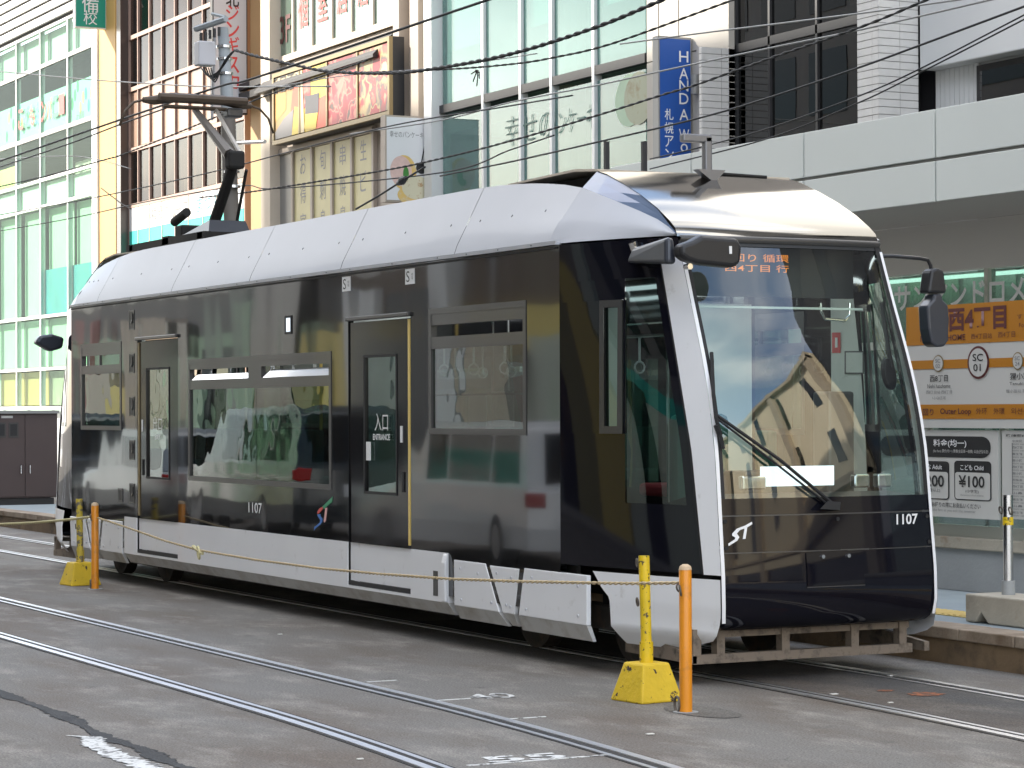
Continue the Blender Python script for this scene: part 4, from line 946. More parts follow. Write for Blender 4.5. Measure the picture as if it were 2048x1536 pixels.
# cab partition, fare box, notices, seat
MB().box(-2.45, -2.40, .06, .62, .45, 2.55).build('cab_partition', 'cabin_grey', T)
MB().box(-2.47, -2.42, .60, .66, .45, 2.85).box(-2.47, -2.42, .02, .07, .45, 2.55).build('partition_post', 'dash', T)
FAR = mp(1, -1)
lining = MB().grid([[NP(z, u, -.05) for u in lin(0.01, .37, 6)] for z in lin(.76, 2.62, 10)]).map(FAR).build('cab_lining', 'cabin_grey', T, smooth=True)
def LP(px, py, off=-.056):
    z = 1.8
    for _ in range(25):
        a, b = -.1, 1.
        for _ in range(24):
            u = (a + b) / 2
            if proj(FAR(NP(z, u, off)))[0] < px: a = u
            else: b = u
        z += (proj(FAR(NP(z, u, off)))[1] - py) / 290.
    return FAR(NP(z, u, off))
def LQ(x0, x1, y0, y1, m, name, k=0): MB().poly([LP(x0, y0, -.056 - .004 * k), LP(x1, y0, -.056 - .004 * k), LP(x1, y1, -.056 - .004 * k), LP(x0, y1, -.056 - .004 * k)]).build(name, m, lining)
LQ(1664, 1681, 665, 706, 'print_red', 'red_notice'); LQ(1670, 1675, 675, 695, 'print_white', 'notice_mark', 1)
LQ(1689, 1728, 702, 748, 'frame_grey', 'notice_frame'); LQ(1692, 1725, 705, 745, 'cabin_grey', 'notice_sheet', 1)
LQ(1611, 1617, 730, 752, 'print_black', 'coat_hook'); LQ(1610, 1650, 760, 815, 'cabin_ceiling', 'notice_sheet')
MB().box(-2.40, -2.392, .13, .30, 1.20, 1.55).build('notice_board', 'cabin_ceiling', T)
q = on(1675, 800, 0, -1.35); MB().box(-1.5, -1.3, q[1] - .11, q[1] + .11, 1.0, q[2] + .06).build('fare_box', 'frame_grey', T, bevel=.02)
MB().box(-2.1, -1.55, -.28, .22, .95, 1.05).box(-2.15, -2.02, -.25, .20, 1.0, 1.75).build('driver_seat', 'seat_cloth', T, bevel=.05)
MB().tube([tuple(on(a_, b_, 0, -1.15)) for a_, b_ in ((1641, 606), (1642, 622), (1650, 638), (1690, 641), (1699, 630), (1700, 606))], .011, 8).build('grab_hoop', 'chrome', T)
MB().box(-1.17, -1.13, -.75, .72, 2.46, 2.475).build('cab_rail', 'cabin_grey', T)
# saloon
MB().box(-13.4, -2.08, -1.09, 1.09, .72, .76).box(-14.2, -13.41, -.8, .8, .72, .76).box(-2.07, -1.2, -.8, .8, .72, .76).build('floor', 'cabin_floor', T)
MB().box(-13.3, -2.18, -1.08, 1.08, 2.86, 2.90).build('ceiling', 'cabin_ceiling', T)
MB().box(-1.9, -1.6, -.3, .3, 2.84, 2.858).build('cab_fill_light', 'lamp_strip', T)  # unseen lamp added to brighten the cab interior
for yy in (-.55, .55): MB().box(-12.6, -2.8, yy - .05, yy + .05, 2.83, 2.858).build('ceiling_lamp', 'lamp_strip', T)
for xx in (-13.0, -6.0, -2.5):
    MB().box(xx - .03, xx + .03, -1.09, -.45, .76, 2.85).build('draught_screen', 'cabin_grey', T)
for (a, b) in ((-9.4, -6.3), (-4.1, -2.7)):
    for s in (-1, 1):
        n = int((b - a) / .46)
        for i in range(n):
            x = a + .23 + i * .46
            st = MB().box(x - .21, x + .21, s * .62, s * 1.05, 1.10, 1.20).build('seat', 'seat_cloth' if s < 0 or i % 3 else 'seat_red', T, bevel=.03); MB().box(x - .21, x + .21, s * .98, s * 1.07, 1.20, 1.62).build('backrest', 'seat_cloth' if s < 0 or i % 3 else 'seat_red', st, bevel=.03)
for x in (-9.6, -7.9, -6.1, -4.4, -3.4):
    for yy in (-.5, .5): MB().cyl((x, yy, .76), (x, yy, 2.86), .016, None, 8).build('grab_pole', 'yellow_rod' if x < -7 else 'chrome', T)
for yy in (-.45, .45):
    MB().cyl((-12.5, yy, 2.35), (-2.9, yy, 2.35), .014, None, 8).build('strap_rail', 'chrome', T)
    for x in np.arange(-12., -3., .55):
        r_ = MB().tube([(x, yy, 2.34), (x, yy, 2.16)], .010, 5); r_.ring((x, yy, 2.11), (1, 0, 0), .045, .008, 10, 5); r_.build('strap', 'print_white', T)
mat('flag_red', (.40, .02, .03), .8)
MB().prism([(-3.25, 2.02), (-2.70, 2.08), (-2.75, 1.88), (-2.9, 1.66), (-3.1, 1.66)], 1, -.92, -.915).build('hanging_pennant', 'flag_red', T)
MB().box(-3.95, -3.65, -.94, -.93, 1.66, 1.90).box(-3.55, -3.2, -.94, -.93, 1.66, 1.92).build('timetable_sheet', 'print_white', T)
MB().box(-2.98, -2.66, -.95, -.94, 1.64, 1.74).build('number_card', 'print_white', T)
# --- mirrors
ma = MB().hexa([(-1.36, -1.04, 2.76), (-.78, -1.06, 2.72), (-.78, -.98, 2.72), (-1.36, -.86, 2.76), (-1.30, -1.02, 2.86), (-.80, -1.05, 2.90), (-.80, -.99, 2.90), (-1.30, -.88, 2.86)]).build('mirror_arm', 'mirror_blue', T, bevel=.03, seg=3)
mh = MB().prism([(-.97, 2.74), (-.90, 2.72), (-.62, 2.70), (-.565, 2.73), (-.555, 2.84), (-.585, 2.895), (-.86, 2.905), (-.93, 2.87), (-1.02, 2.84), (-1.02, 2.77)], 0, -.78, -.66).build('mirror_head', 'plastic_black', ma, bevel=.03, seg=3)
MB().box(-.659, -.655, -.66, -.64, 2.79, 2.84).build('mirror_label', 'print_white', ma)
MB().cyl((-.70, -.965, 2.70), (-.64, -.965, 2.70), .02, None, 10).build('mirror_bolt', 'chrome', ma)
MB().cyl((-1.36, -.98, 2.90), (-1.36, -.94, 2.80), .03, None, 10).build('mirror_hinge', 'chrome', ma)
p = on(1785, 512, 0, -1.02); q = on(1868, 530, 0, -1.02)
ma = MB().tube([(-1.10, .80, p[2] + .0), (p[0], p[1], p[2]), (-1.02, 1.12, p[2] - .01), (-1.02, 1.19, p[2] - .02), (-1.02, 1.215, p[2] - .06), (-1.02, 1.225, p[2] - .12)], .014, 8).build('mirror_arm', 'plastic_black', T, smooth='auto')
MB().prism([(1.14, 2.58), (1.17, 2.74), (1.22, 2.76), (1.28, 2.74), (1.305, 2.58)], 0, -1.07, -.95).build('mirror_shroud', 'plastic_black', ma, bevel=.02)
MB().prism([(1.19, 2.575), (1.19, 2.54), (1.135, 2.49), (1.145, 2.33), (1.17, 2.23), (1.21, 2.205), (1.28, 2.21), (1.315, 2.25), (1.325, 2.40), (1.315, 2.50), (1.265, 2.54), (1.265, 2.575)], 0, -1.07, -.95).build('mirror_head', 'mirror_blue', ma, bevel=.035, seg=3)
ma = MB().prism([(-1.32, 2.56), (-1.14, 2.46), (-1.0, 2.50), (-.98, 2.62), (-1.12, 2.66), (-1.26, 2.64)], 0, -14.35, -14.2).build('mirror_arm', 'mirror_blue', T, bevel=.03)
# --- wipers
def scr(px, py, off=.04):                     # point on the windscreen seen at that pixel
    z = 1.8
    for _ in range(25):
        a, b = -1., 1.
        for _ in range(22):
            v = (a + b) / 2
            if proj(front(z, v, off))[0] < px: a = v
            else: b = v
        z += (proj(front(z, v, off))[1] - py) / 310.
    return front(z, v, off)
wp = MB().tube([scr(1672, 1013, .03), scr(1560, 920, .06), scr(1428, 828, .05)], .012, 6).tube([scr(1660, 1012, .03), scr(1545, 922, .06), scr(1424, 835, .05)], .008, 6).build('wiper', 'rubber', T)
MB().tube([scr(1423, 705, .03), scr(1427, 790, .045), scr(1432, 835, .05), scr(1447, 898, .03)], .013, 6).build('wiper_blade', 'rubber', wp)
MB().tube([scr(1426, 850, .05), scr(1440, 870, .03)], .02, 6).build('wiper_joint', 'rubber', wp)
MB().hexa([scr(1655, 1002, .0), scr(1682, 1004, .0), scr(1680, 1020, .0), scr(1640, 1018, .0), scr(1655, 1002, .06), scr(1682, 1004, .06), scr(1680, 1020, .06), scr(1640, 1018, .06)]).build('wiper_pivot', 'rubber', wp)
wp = MB().tube([tuple(on(1763, 605, 0, -1.05)), tuple(on(1777, 700, 0, -1.0)), tuple(on(1784, 735, 0, -1.0))], .016, 6).build('inner_mirror', 'plastic_black', T)
cm = on(1780, 748, 0, -1.0); MB().prism([(cm[1] + .05 * math.cos(a_) - .02 * math.sin(a_), cm[2] + .11 * math.sin(a_)) for a_ in [2 * math.pi * k_ / 18 for k_ in range(18)]], 0, -1.04, -.99).build('mirror_glass', 'plastic_black', wp, bevel=.015)
# --- small marks on the front
p = front(1.045, .735, .006); text('fleet_number', '1107', 'print_white', T, (p[0], p[1], 1.045), (-.09, 1, 0), UPZ, .070, .185, .02)
def fr_(px, py): 
    q = on(px, py, 0, -.5); return front(float(q[2]), float(q[1]) / .838, .004)
def F3(px, py): return fr_(1024 + px / 3., 1024 + py / 3.)
fe = MB().poly([F3(1318, 130), F3(1345, 100), F3(1395, 80), F3(1432, 58), F3(1435, 72), F3(1400, 95), F3(1362, 108), F3(1345, 130), F3(1358, 150), F3(1345, 172), F3(1295, 204), F3(1293, 190), F3(1332, 163), F3(1334, 152), F3(1318, 142)]).build('front_emblem', 'print_white', T)
MB().poly([F3(1388, 100), F3(1405, 92), F3(1392, 160), F3(1376, 162)]).build('emblem_stroke', 'print_white', fe)
mat('bracket_grey', (.20, .20, .21), .4, .5)
# --- roof furniture
an = MB().box(-2.05, -1.99, -.02, .04, 3.40, 3.72).box(-2.05, -1.99, -.20, .04, 3.67, 3.73).build('antenna_bracket', 'bracket_grey', T, bevel=.012)
MB().prism([(-.12, 3.475), (.11, 3.475), (.02, 3.38)], 0, -2.0, -1.93).build('bracket_reflection', 'bracket_grey', an)  # solid wedge modelling the bracket's reflection in the silver brow
MB().tube([(-2.15, .12, 3.475), (-2.16, .60, 3.465)], .012, 6).build('roof_strip', 'under_dark', T)
# --- pantograph
pt = MB().box(-13.7, -11.2, -.42, -.34, 3.56, 3.64).box(-13.7, -11.2, .34, .42, 3.56, 3.64).box(-13.6, -13.5, -.42, .42, 3.57, 3.63).box(-12.5, -12.3, -.42, .42, 3.57, 3.66).box(-11.4, -11.25, -.42, .42, 3.57, 3.64).build('pantograph', 'under_dark', T)
mb = MB()
for xx in (-13.3, -12.3, -11.4):
    for yy in (-.38, .38): mb.cyl((xx, yy, 3.2), (xx, yy, 3.57), .05, None, 10)
mb.build('insulator', 'frame_grey', pt)
MB().hexa([(-13.2, -.24, 3.64), (-11.55, -.24, 3.64), (-11.55, .24, 3.64), (-13.2, .24, 3.64), (-12.4, -.2, 3.69), (-11.62, -.2, 3.79), (-11.62, .2, 3.79), (-12.4, .2, 3.69)]).build('base_housing', 'mirror_blue', pt)
MB().cyl((-12.95, -.12, 3.86), (-12.55, -.12, 3.94), .05, None, 12).build('damper', 'under_dark', pt)
MB().box(-12.72, -12.5, -.2, .15, 3.64, 3.80).build('spring_box', 'under_dark', pt, bevel=.02)
mat('arm_bronze', (.10, .085, .07), .45, .5); mat('arm_light', (.34, .31, .27), .4, .6); mat('panhead', (.085, .06, .04), .6, .2)
MB().tube([(-12.10, 0, 3.72), (-11.42, 0, 4.38)], [.062, .055], 10).build('lower_arm', 'under_dark', pt)
MB().tube([(-11.75, .14, 3.72), (-11.33, .10, 4.30)], .018, 8).build('coupling_rod', 'under_dark', pt)
MB().box(-11.48, -11.32, -.09, .09, 4.31, 4.50).build('knee_joint', 'under_dark', pt, bevel=.03)
MB().tube([(-11.42, -.05, 4.46), (-12.55, -.02, 5.05)], [.065, .035], 8).build('upper_arm', 'arm_bronze', pt); MB().tube([(-11.40, .06, 4.48), (-12.50, .20, 5.06)], .022, 8).build('guide_rod', 'arm_light', pt)
ph = MB().tube([(-12.53, y, 5.16 + (.012 if abs(y) < .5 else -.03)) for y in (-.62, -.5, -.3, 0, .3, .5, .62)], [.03, .05, .055, .055, .055, .05, .03], 8).tube([(-12.35, y, 5.15) for y in (-.5, 0, .5)], .045, 8).build('collector_head', 'panhead', pt)
MB().tube([(-12.5, -.40, 5.07), (-12.5, .42, 5.07)], .022, 8).build('collector_bar', 'panhead', ph)
for s in (-1, 1): MB().tube([(-12.53, s * .58, 5.14), (-12.53, s * .72, 5.10), (-12.53, s * .82, 5.00), (-12.53, s * .88, 4.84)], .014, 6).build('collector_horn', 'panhead', ph, smooth=True)
MB().box(-12.56, -12.40, .30, .48, 4.98, 5.08).build('collector_spring', 'frame_grey', ph, bevel=.02)
# ------------------------------------------------------------------ posts and rope beside the tram
mat('paint_yellow', (.72, .50, .01), .45, 0, .2, var=.06, vscale=9., dirt=(.08, .06, .03), dscale=30., dpos=(.585, .61), bump=.15, bscale=40)
mat('paint_yellow_old', (.58, .44, .05), .5, var=.1, vscale=9., dirt=(.16, .14, .10), dscale=14., dpos=(.50, .54), bump=.2, bscale=40)
mat('base_yellow', (.66, .45, .02), .6, var=.10, vscale=7., dirt=(.05, .03, .02), dscale=13., dpos=(.61, .635), bump=.5, bscale=30)
mat('paint_orange', (.76, .27, .01), .4, 0, .2, var=.05, vscale=6., dirt=(.52, .20, .03), dscale=10.)
mat('rope', (.58, .46, .28), .9, bump=.3, bscale=200)
mat('rope_new', (.66, .60, .34), .9)
mat('iron', (.14, .12, .10), .6, .6)
mat('cap_white', (.55, .40, .25), .6)
def orange_post(x, y, label):
    t = thing('orange_post', label, 'post', (x, y, 0), 'orange rope posts beside the track')
    MB().tube([(x, y, 0), (x, y, .835), (x, y, .855), (x, y, .868)], [.0375, .0375, .033, .018], 20).build('tube', 'paint_orange', t, smooth='auto')
    MB().tube([(x, y, .838), (x, y, .858), (x, y, .871)], [.039, .034, .016], 20).build('cap', 'cap_white', t, smooth='auto')
    MB().ring((x + .015, y - .045, .72), (.5, 1, .2), .030, .006).build('eye_ring', 'iron', t)
    MB().ring((x - .035, y - .02, .73), (1, .3, .3), .024, .006).build('eye_ring', 'iron', t)
    MB().ring((x - .05, y - .03, .045), (.2, 1, .0), .045, .008).build('ground_ring', 'iron', t)
    MB().cyl((x, y, 0), (x, y, .006), .075, None, 20).build('base_collar', 'concrete', t); return t
def yellow_post(x, y, ang, hw, paint, label):
    t = thing('weighted_post', label, 'post', (x, y, 0), 'yellow posts on pyramid weights')
    ca, sa = math.cos(ang), math.sin(ang)
    def P(u, v, z): return (x + u * ca - v * sa, y + u * sa + v * ca, z)
    a, b = hw, hw * .62
    MB().hexa([P(-a, -a, 0), P(a, -a, 0), P(a, a, 0), P(-a, a, 0), P(-b, -b, .235), P(b, -b, .235), P(b, b, .235), P(-b, b, .235)]).build('weight', 'base_yellow', t, bevel=.012)
    c = P(0, .0, 0)
    MB().cyl((c[0], c[1], .23), (c[0], c[1], .36), .042, None, 18).build('socket', paint, t, smooth='auto')
    lx = c[0] - .006
    MB().tube([(c[0], c[1], .33), (lx - .01, c[1] - .005, .885)], .034, 18).build('tube', paint, t, smooth='auto')
    for z, s in ((.84, -1), (.60, -1)): MB().ring((lx - .05, c[1] - .03, z), (.3, 1, .1), .024, .006).build('eye_ring', 'iron', t)
    return t
orange_post(.51, -1.705, 'orange steel post nearest the viewer, beside the yellow weighted post')
orange_post(-11.15, -1.60, 'orange steel post at the rear of the tram')
yellow_post(-.13, -1.60, math.radians(7), .162, 'paint_yellow', 'clean yellow post on a pyramid weight in front of the tram nose')
yellow_post(-11.84, -1.54, math.radians(5), .168, 'paint_yellow_old', 'flaking yellow and white post on a pyramid weight at the tram rear')
def ropemesh(pts, r, n_per=14.):
    pts = [Vector(p) for p in pts]; seg = [(b - a).length for a, b in zip(pts, pts[1:])]; L = sum(seg); n = int(L * n_per); mb = MB()
    def at(s):
        for a, b, l in zip(pts, pts[1:], seg):
            if s <= l: return a.lerp(b, s / l)
            s -= l
        return pts[-1]
    for ph in (0, math.pi):
        path = []
        for i in range(n * 4 + 1):
            s = L * i / (n * 4); p = at(s); a = i / 4. * 2 * math.pi / 1.0 * .5 + ph; path.append((p.x, p.y + math.cos(a) * r * .55, p.z + math.sin(a) * r * .55))
        mb.tube(path, r * .62, 5)
    return mb
def cat(a, b, sag, n=14):
    a, b = Vector(a), Vector(b); return [tuple(a.lerp(b, i / n) - Vector((0, 0, sag * 4 * (i / n) * (1 - i / n)))) for i in range(n + 1)]
rp = []
for px, py in ((1365, 1166), (1270, 1167), (1180, 1166), (1040, 1163), (900, 1158), (760, 1148), (640, 1137), (512, 1120), (440, 1108), (395, 1100), (330, 1082), (265, 1059), (215, 1042), (196, 1036)):
    q = on(px, py, 0, 0); tt = (px - 1365) / (196 - 1365)
    yy = -1.70 + .10 * tt; q = on(px, py, 1, yy); rp.append(tuple(q))
t = thing('barrier_rope', 'twisted cream rope slung between the two orange posts along the tram', 'rope', (-5, -1.65, 0))
ropemesh(rp, .0105).build('strand', 'rope', t, smooth=True)
k = on(397, 1101, 1, -1.62); mb = MB(); mb.ring((k[0], k[1], k[2] - .02), (.2, 1, .1), .055, .010); mb.tube([(k[0] + .1, k[1], k[2] - .02), (k[0], k[1] + .01, k[2] - .01), (k[0] - .14, k[1], k[2] + .03)], .017, 6).build('knot', 'rope_new', t)
t = thing('barrier_rope', 'pale rope running left from the rear orange post out of the picture', 'rope', (-14, -1.6, 0))
q = on(182, 1034, 1, -1.60); r2 = on(-40, 1049, 1, -1.60); ropemesh(cat(q, r2, .02), .014).build('strand', 'rope_new', t, smooth=True)
# ------------------------------------------------------------------ station name board and notices on the platform
mat('sign_orange', (.44, .17, .004), .5); mat('board_grey', (.56, .55, .52), .5)
SY = PB - .12
def sx(px): return FX(px, SY)
def sz(px, py): return FZ(px, py, SY)
t = thing('station_sign', 'large orange and white station name board on the platform', 'sign', (-3, SY, PT))
xa = sx(1813); xb = xa + 3.1; zt = sz(2048, 600); zo = sz(2048, 682); z1 = sz(2048, 808); z2 = sz(2048, 838); z3 = sz(2048, 857)
MB().box(xa, xb, SY, SY + .05, z3, zt).build('board', 'board_grey', t)
MB().box(xa, xb, SY - .004, SY - .001, zo, zt).build('name_band', 'sign_orange', t)
MB().box(xa, xb, SY - .004, SY - .001, z2, z1).build('loop_band', 'sign_orange', t)
zl_a, zl_b = sz(1940, 736), sz(1940, 718)
MB().box(xa, xb, SY - .004, SY - .001, zl_a, zl_b).build('line_band', 'sign_orange', t)
for pxx in (1822, 2100): 
    MB().box(sx(pxx) , sx(pxx) + .06, SY + .055, SY + .11, PT, zt).build('post', 'alu_cream', t)
def T2(name, s, m, px, py, hpx, wpx, par, bold=0., y=None):
    y = SY if y is None else y; c = (FX(px, y), y - .007, FZ(px, py, y)); sc = abs(FZ(px, py, y) - FZ(px, py + 10, y)) / 10; w = FX(px + wpx / 2, y) - FX(px - wpx / 2, y)
    return text(name, s, m, par, c, XD, UPZ, hpx * sc, w, bold)
T2('lettering', '西4丁目', 'print_maroon', 1955, 637, 46, 116, t, .035)
T2('lettering', 'NISHI 4-CHOME', 'print_maroon', 1886, 676, 12, 90, t, .02); T2('lettering', '西4丁目站', 'print_maroon', 1964, 672, 11, 42, t); T2('lettering', '西4丁目', 'print_maroon', 2014, 669, 11, 34, t)
T2('lettering', 'すすきの', 'print_maroon', 2060, 632, 10, 50, t); T2('lettering', 'For Susukino', 'print_maroon', 2066, 649, 9, 54, t)
for px, py, rx, rz, c1, s1, m2 in ((1877, 727, 11, 17, 'gold_frame', 'SC\n02', 'print_grey'), (1957, 725, 22, 33, 'print_maroon', 'SC\n01', 'print_black'), (2036, 722, 11, 18, 'gold_frame', 'SC\n24', 'print_grey')):
    x_, z_ = sx(px), sz(px, py); wr = FX(px + rx, SY) - x_; hr = z_ - sz(px, py + rz)
    MB().disc((x_, SY - .006, z_), (0, -1, 0), wr, 28, hr).build('station_ring', c1, t); MB().disc((x_, SY - .009, z_), (0, -1, 0), wr * .84, 28, hr * .86).build('station_disc', 'board_grey', t)
    text('lettering', s1, m2, t, (x_, SY - .012, z_), XD, UPZ, hr * 1.05, wr * .95, .01)
T2('lettering', '西8丁目', 'print_black', 1878, 757, 13, 36, t, .01); T2('lettering', 'Nishi hatchome', 'print_black', 1878, 772, 8, 46, t); T2('lettering', '西8丁目站 西8丁目', 'print_grey', 1878, 784, 7, 52, t); T2('lettering', '니시8초메', 'print_grey', 1878, 796, 7, 26, t)
T2('lettering', '狸小路', 'print_black', 2040, 752, 14, 40, t, .01); T2('lettering', 'Tanuki koji', 'print_black', 2042, 768, 8, 46, t); T2('lettering', '狸小路站 狸小路', 'print_grey', 2040, 782, 7, 56, t)
T2('lettering', '外回り', 'print_maroon', 1850, 824, 14, 34, t, .015); T2('lettering', 'Outer Loop', 'print_maroon', 1911, 824, 15, 62, t, .02); T2('lettering', '外环', 'print_maroon', 1963, 822, 13, 22, t); T2('lettering', '外環', 'print_maroon', 1998, 822, 13, 22, t); T2('lettering', '외선순환', 'print_maroon', 2046, 822, 13, 48, t)
def bd(name, label, px0, px1, py0, py1):
    t = thing(name, label, 'notice', (sx((px0 + px1) / 2), SY, sz(px1, py1)))
    MB().box(sx(px0), sx(px1), SY + .02, SY + .05, sz(px1, py1), sz(px1, py0)).build('board', 'board_grey', t); return t
BYY = SY + .02
t = bd('fare_notice', 'grey fare notice with black headings and a 100 yen child fare', 1745, 1990, 861, 1040)
def rr(px0, px1, py0, py1, m, name, par, k=0, r=10, corners=(1, 1, 1, 1)):
    pts = []
    for (cx, cy, a0, use) in ((px1 - r, py0 + r, -90, corners[0]), (px1 - r, py1 - r, 0, corners[1]), (px0 + r, py1 - r, 90, corners[2]), (px0 + r, py0 + r, 180, corners[3])):
        for i in range(6):
            a = math.radians(a0 + 18 * i); rr_ = r
            pts.append((cx + rr_ * math.cos(a), cy + rr_ * math.sin(a)) if use else (cx + r * (1 if cx > (px0 + px1) / 2 else -1), cy + r * (1 if cy > (py0 + py1) / 2 else -1)))
            if not use: break
    pm = (px0 + px1) / 2
    MB().poly([(FX(a, BYY), BYY - .003 - .002 * k, FZ(pm, b, BYY)) for a, b in pts]).build(name, m, par)
rr(1760, 1980, 872, 914, 'print_black', 'heading_panel', t, 0, 18)
T2('lettering', '料金(均一)', 'print_white', 1899, 887, 17, 66, t, .015, BYY); T2('lettering', '(flat fare) 票价(均一) 票價(全區單一收費) 요금(균일요금)', 'board_grey', 1920, 903, 8, 110, t, 0, BYY)
rr(1907, 1981, 922, 1001, 'print_black', 'fare_card', t, 0, 7); rr(1909, 1979, 945, 999, 'board_grey', 'fare_field', t, 1, 5); rr(1828, 1897, 922, 998, 'print_black', 'fare_card', t, 0, 7); rr(1830, 1895, 943, 996, 'board_grey', 'fare_field', t, 1, 5)
T2('lettering', 'こども Child', 'print_white', 1943, 935, 11, 46, t, .01, BYY - .003); T2('lettering', '¥100', 'print_black', 1942, 963, 24, 52, t, .02, BYY - .003); T2('lettering', '(小学生)', 'print_black', 1943, 983, 8, 26, t, 0, BYY - .003); T2('lettering', 'Elementary school students', 'print_grey', 1943, 991, 4, 46, t, 0, BYY - .003)
T2('lettering', 'おとな Adult', 'print_white', 1860, 933, 11, 46, t, .01, BYY - .003); T2('lettering', '¥200', 'print_black', 1861, 961, 24, 52, t, .02, BYY - .003); T2('lettering', '(中学生以上)', 'print_black', 1862, 980, 8, 34, t, 0, BYY - .003)
T2('lettering', '運賃はお降りの際にお支払いください', 'print_black', 1900, 1010, 10, 118, t, .01, BYY); T2('lettering', 'Please pay the fare as you exit the streetcar', 'print_grey', 1893, 1021, 7, 112, t, 0, BYY)
t = bd('route_notice', 'grey route map notice at the right edge of the platform', 1998, 2140, 862, 1045)
MB().box(sx(2019) - .004, sx(2019) + .004, BYY - .003, BYY - .001, sz(2019, 1030), sz(2019, 886)).build('route_line', 'print_grey', t)
for i in range(12):
    T2('lettering', random.choice(['西8丁目', '中央区', '西線6条', '山鼻', '資生館', '狸小路']), 'print_grey', 2034, 882 + i * 13, 5, 20, t, .02, BYY); T2('lettering', 'Nishi sen', 'print_grey', 2036, 888 + i * 13, 3.5, 26, t, 0, BYY)
T2('lettering', '路線案内', 'print_black', 2032, 871, 5, 42, t, .02, BYY)
# stainless post in its concrete block
bx_ = on(1985, 1250, 2, PT); px_, py_ = float(bx_[0]) + .05, float(bx_[1]) + .22
cb = on(2017, 1215, 1, py_); px_ = float(cb[0])
t = thing('steel_post', 'stainless steel post with yellow band in a stained concrete block', 'post', (px_, py_, PT))
mb = MB().prism([(px_ - .24, PT), (px_ - .24, PT + .20), (px_ + .5, PT + .20), (px_ + .5, PT), (px_ + .02, PT), (px_ - .06, PT + .075), (px_ - .13, PT)], 1, py_ - .2, py_ + .16); mb.build('block', 'concrete_warm', t, bevel=.012)
zt_ = FZ(2017, 990, py_)
MB().cyl((px_, py_, PT + .2), (px_, py_, PT + .30), .048, None, 18).build('sleeve', 'concrete', t, smooth='auto')
MB().cyl((px_, py_, PT + .28), (px_, py_, zt_), .036, None, 20).build('tube', 'steel', t, smooth='auto'); MB().cyl((px_, py_, FZ(2017, 1050, py_)), (px_, py_, FZ(2017, 1034, py_)), .0385, None, 20).build('yellow_band', 'paint_yellow', t, smooth='auto')
for s in (-1, 1): MB().ring((px_ + s * .055, py_ - .02, zt_ - .11), (.2, 1, .2), .026, .006).build('eye_ring', 'iron', t)
# black posts rising behind the roof
for px, lab in ((1213, 'thin black post behind the tram roof, left of the pair'), (1288, 'thin black post behind the tram roof, right of the pair')):
    q = on(px, 283, 1, 4.3); t = thing('shelter_post', lab, 'post', (float(q[0]), 4.3, PT), 'black posts behind the tram roof')
    MB().box(q[0] - .025, q[0] + .025, 4.275, 4.325, PT, q[2]).build('shaft', 'charcoal', t); MB().box(q[0] - .07, q[0] + .07, 4.23, 4.37, PT - .004, PT + .02).build('foot_plate', 'charcoal', t)
# ------------------------------------------------------------------ cabinet at the far end of the platform
mat('cabinet_brown', (.075, .052, .050), .5, 0, .1, var=.05, vscale=3.)
CXX = -29.3
t = thing('electrical_cabinet', 'dark brown two-door electrical cabinet beyond the rear of the tram', 'cabinet', (CXX, 3, .2))
y0, y1 = 1.95, 3.48; zc0, zc1 = .30, 1.76
MB().box(CXX - .6, CXX - .02, y0, y1, zc0, zc1).build('body', 'cabinet_brown', t); MB().box(CXX - .65, CXX + .05, y0 - .05, y1 + .02, zc1, zc1 + .05).build('top', 'grey_trim', t); MB().box(CXX - .6, CXX - .05, y0 + .05, y1 - .05, .1, zc0 - .01).build('plinth', 'charcoal', t)
ym = float(on(50, 900, 0, CXX)[1])
for (a, b) in ((y0 + .01, ym - .006), (ym + .006, y1 - .01)):
    dd = MB().box(CXX - .02, CXX, a, b, zc0 + .02, zc1 - .01).build('door', 'cabinet_brown', t, bevel=.005)
    hy = ym - .08 if b < ym else ym + .08
    MB().tube([(CXX + .01, hy, .86), (CXX + .04, hy, .86), (CXX + .04, hy, .72)], .012, 6).build('handle', 'steel', dd)
for px in (2, 27):
    q = on(px, 860, 0, CXX); w_ = framebars(MB(), 0, 1, 0, 1, 0, 1, .1) if 0 else MB().box(CXX, CXX + .012, q[1] - .085, q[1] + .085, q[2] - .13, q[2] + .13).build('meter_window', 'frame_grey', t); MB().box(CXX + .008, CXX + .016, q[1] - .06, q[1] + .06, q[2] - .10, q[2] + .10).build('meter_glass', 'print_black', w_)
q = on(14, 834, 0, CXX); MB().box(CXX + .001, CXX + .006, q[1] - .1, q[1] + .1, q[2] - .02, q[2] + .02).build('name_plate', 'board_grey', t)
def smoothpath(pts, n=8):
    P = [np.array(p) for p in pts]; P = [2 * P[0] - P[1]] + P + [2 * P[-1] - P[-2]]; out = []
    for i in range(1, len(P) - 2):
        for k in range(n):
            u = k / n; out.append(.5 * ((2 * P[i]) + (-P[i - 1] + P[i + 1]) * u + (2 * P[i - 1] - 5 * P[i] + 4 * P[i + 1] - P[i + 2]) * u * u + (-P[i - 1] + 3 * P[i] - 3 * P[i + 1] + P[i + 2]) * u ** 3))
    out.append(P[-2]); return [tuple(p) for p in out]
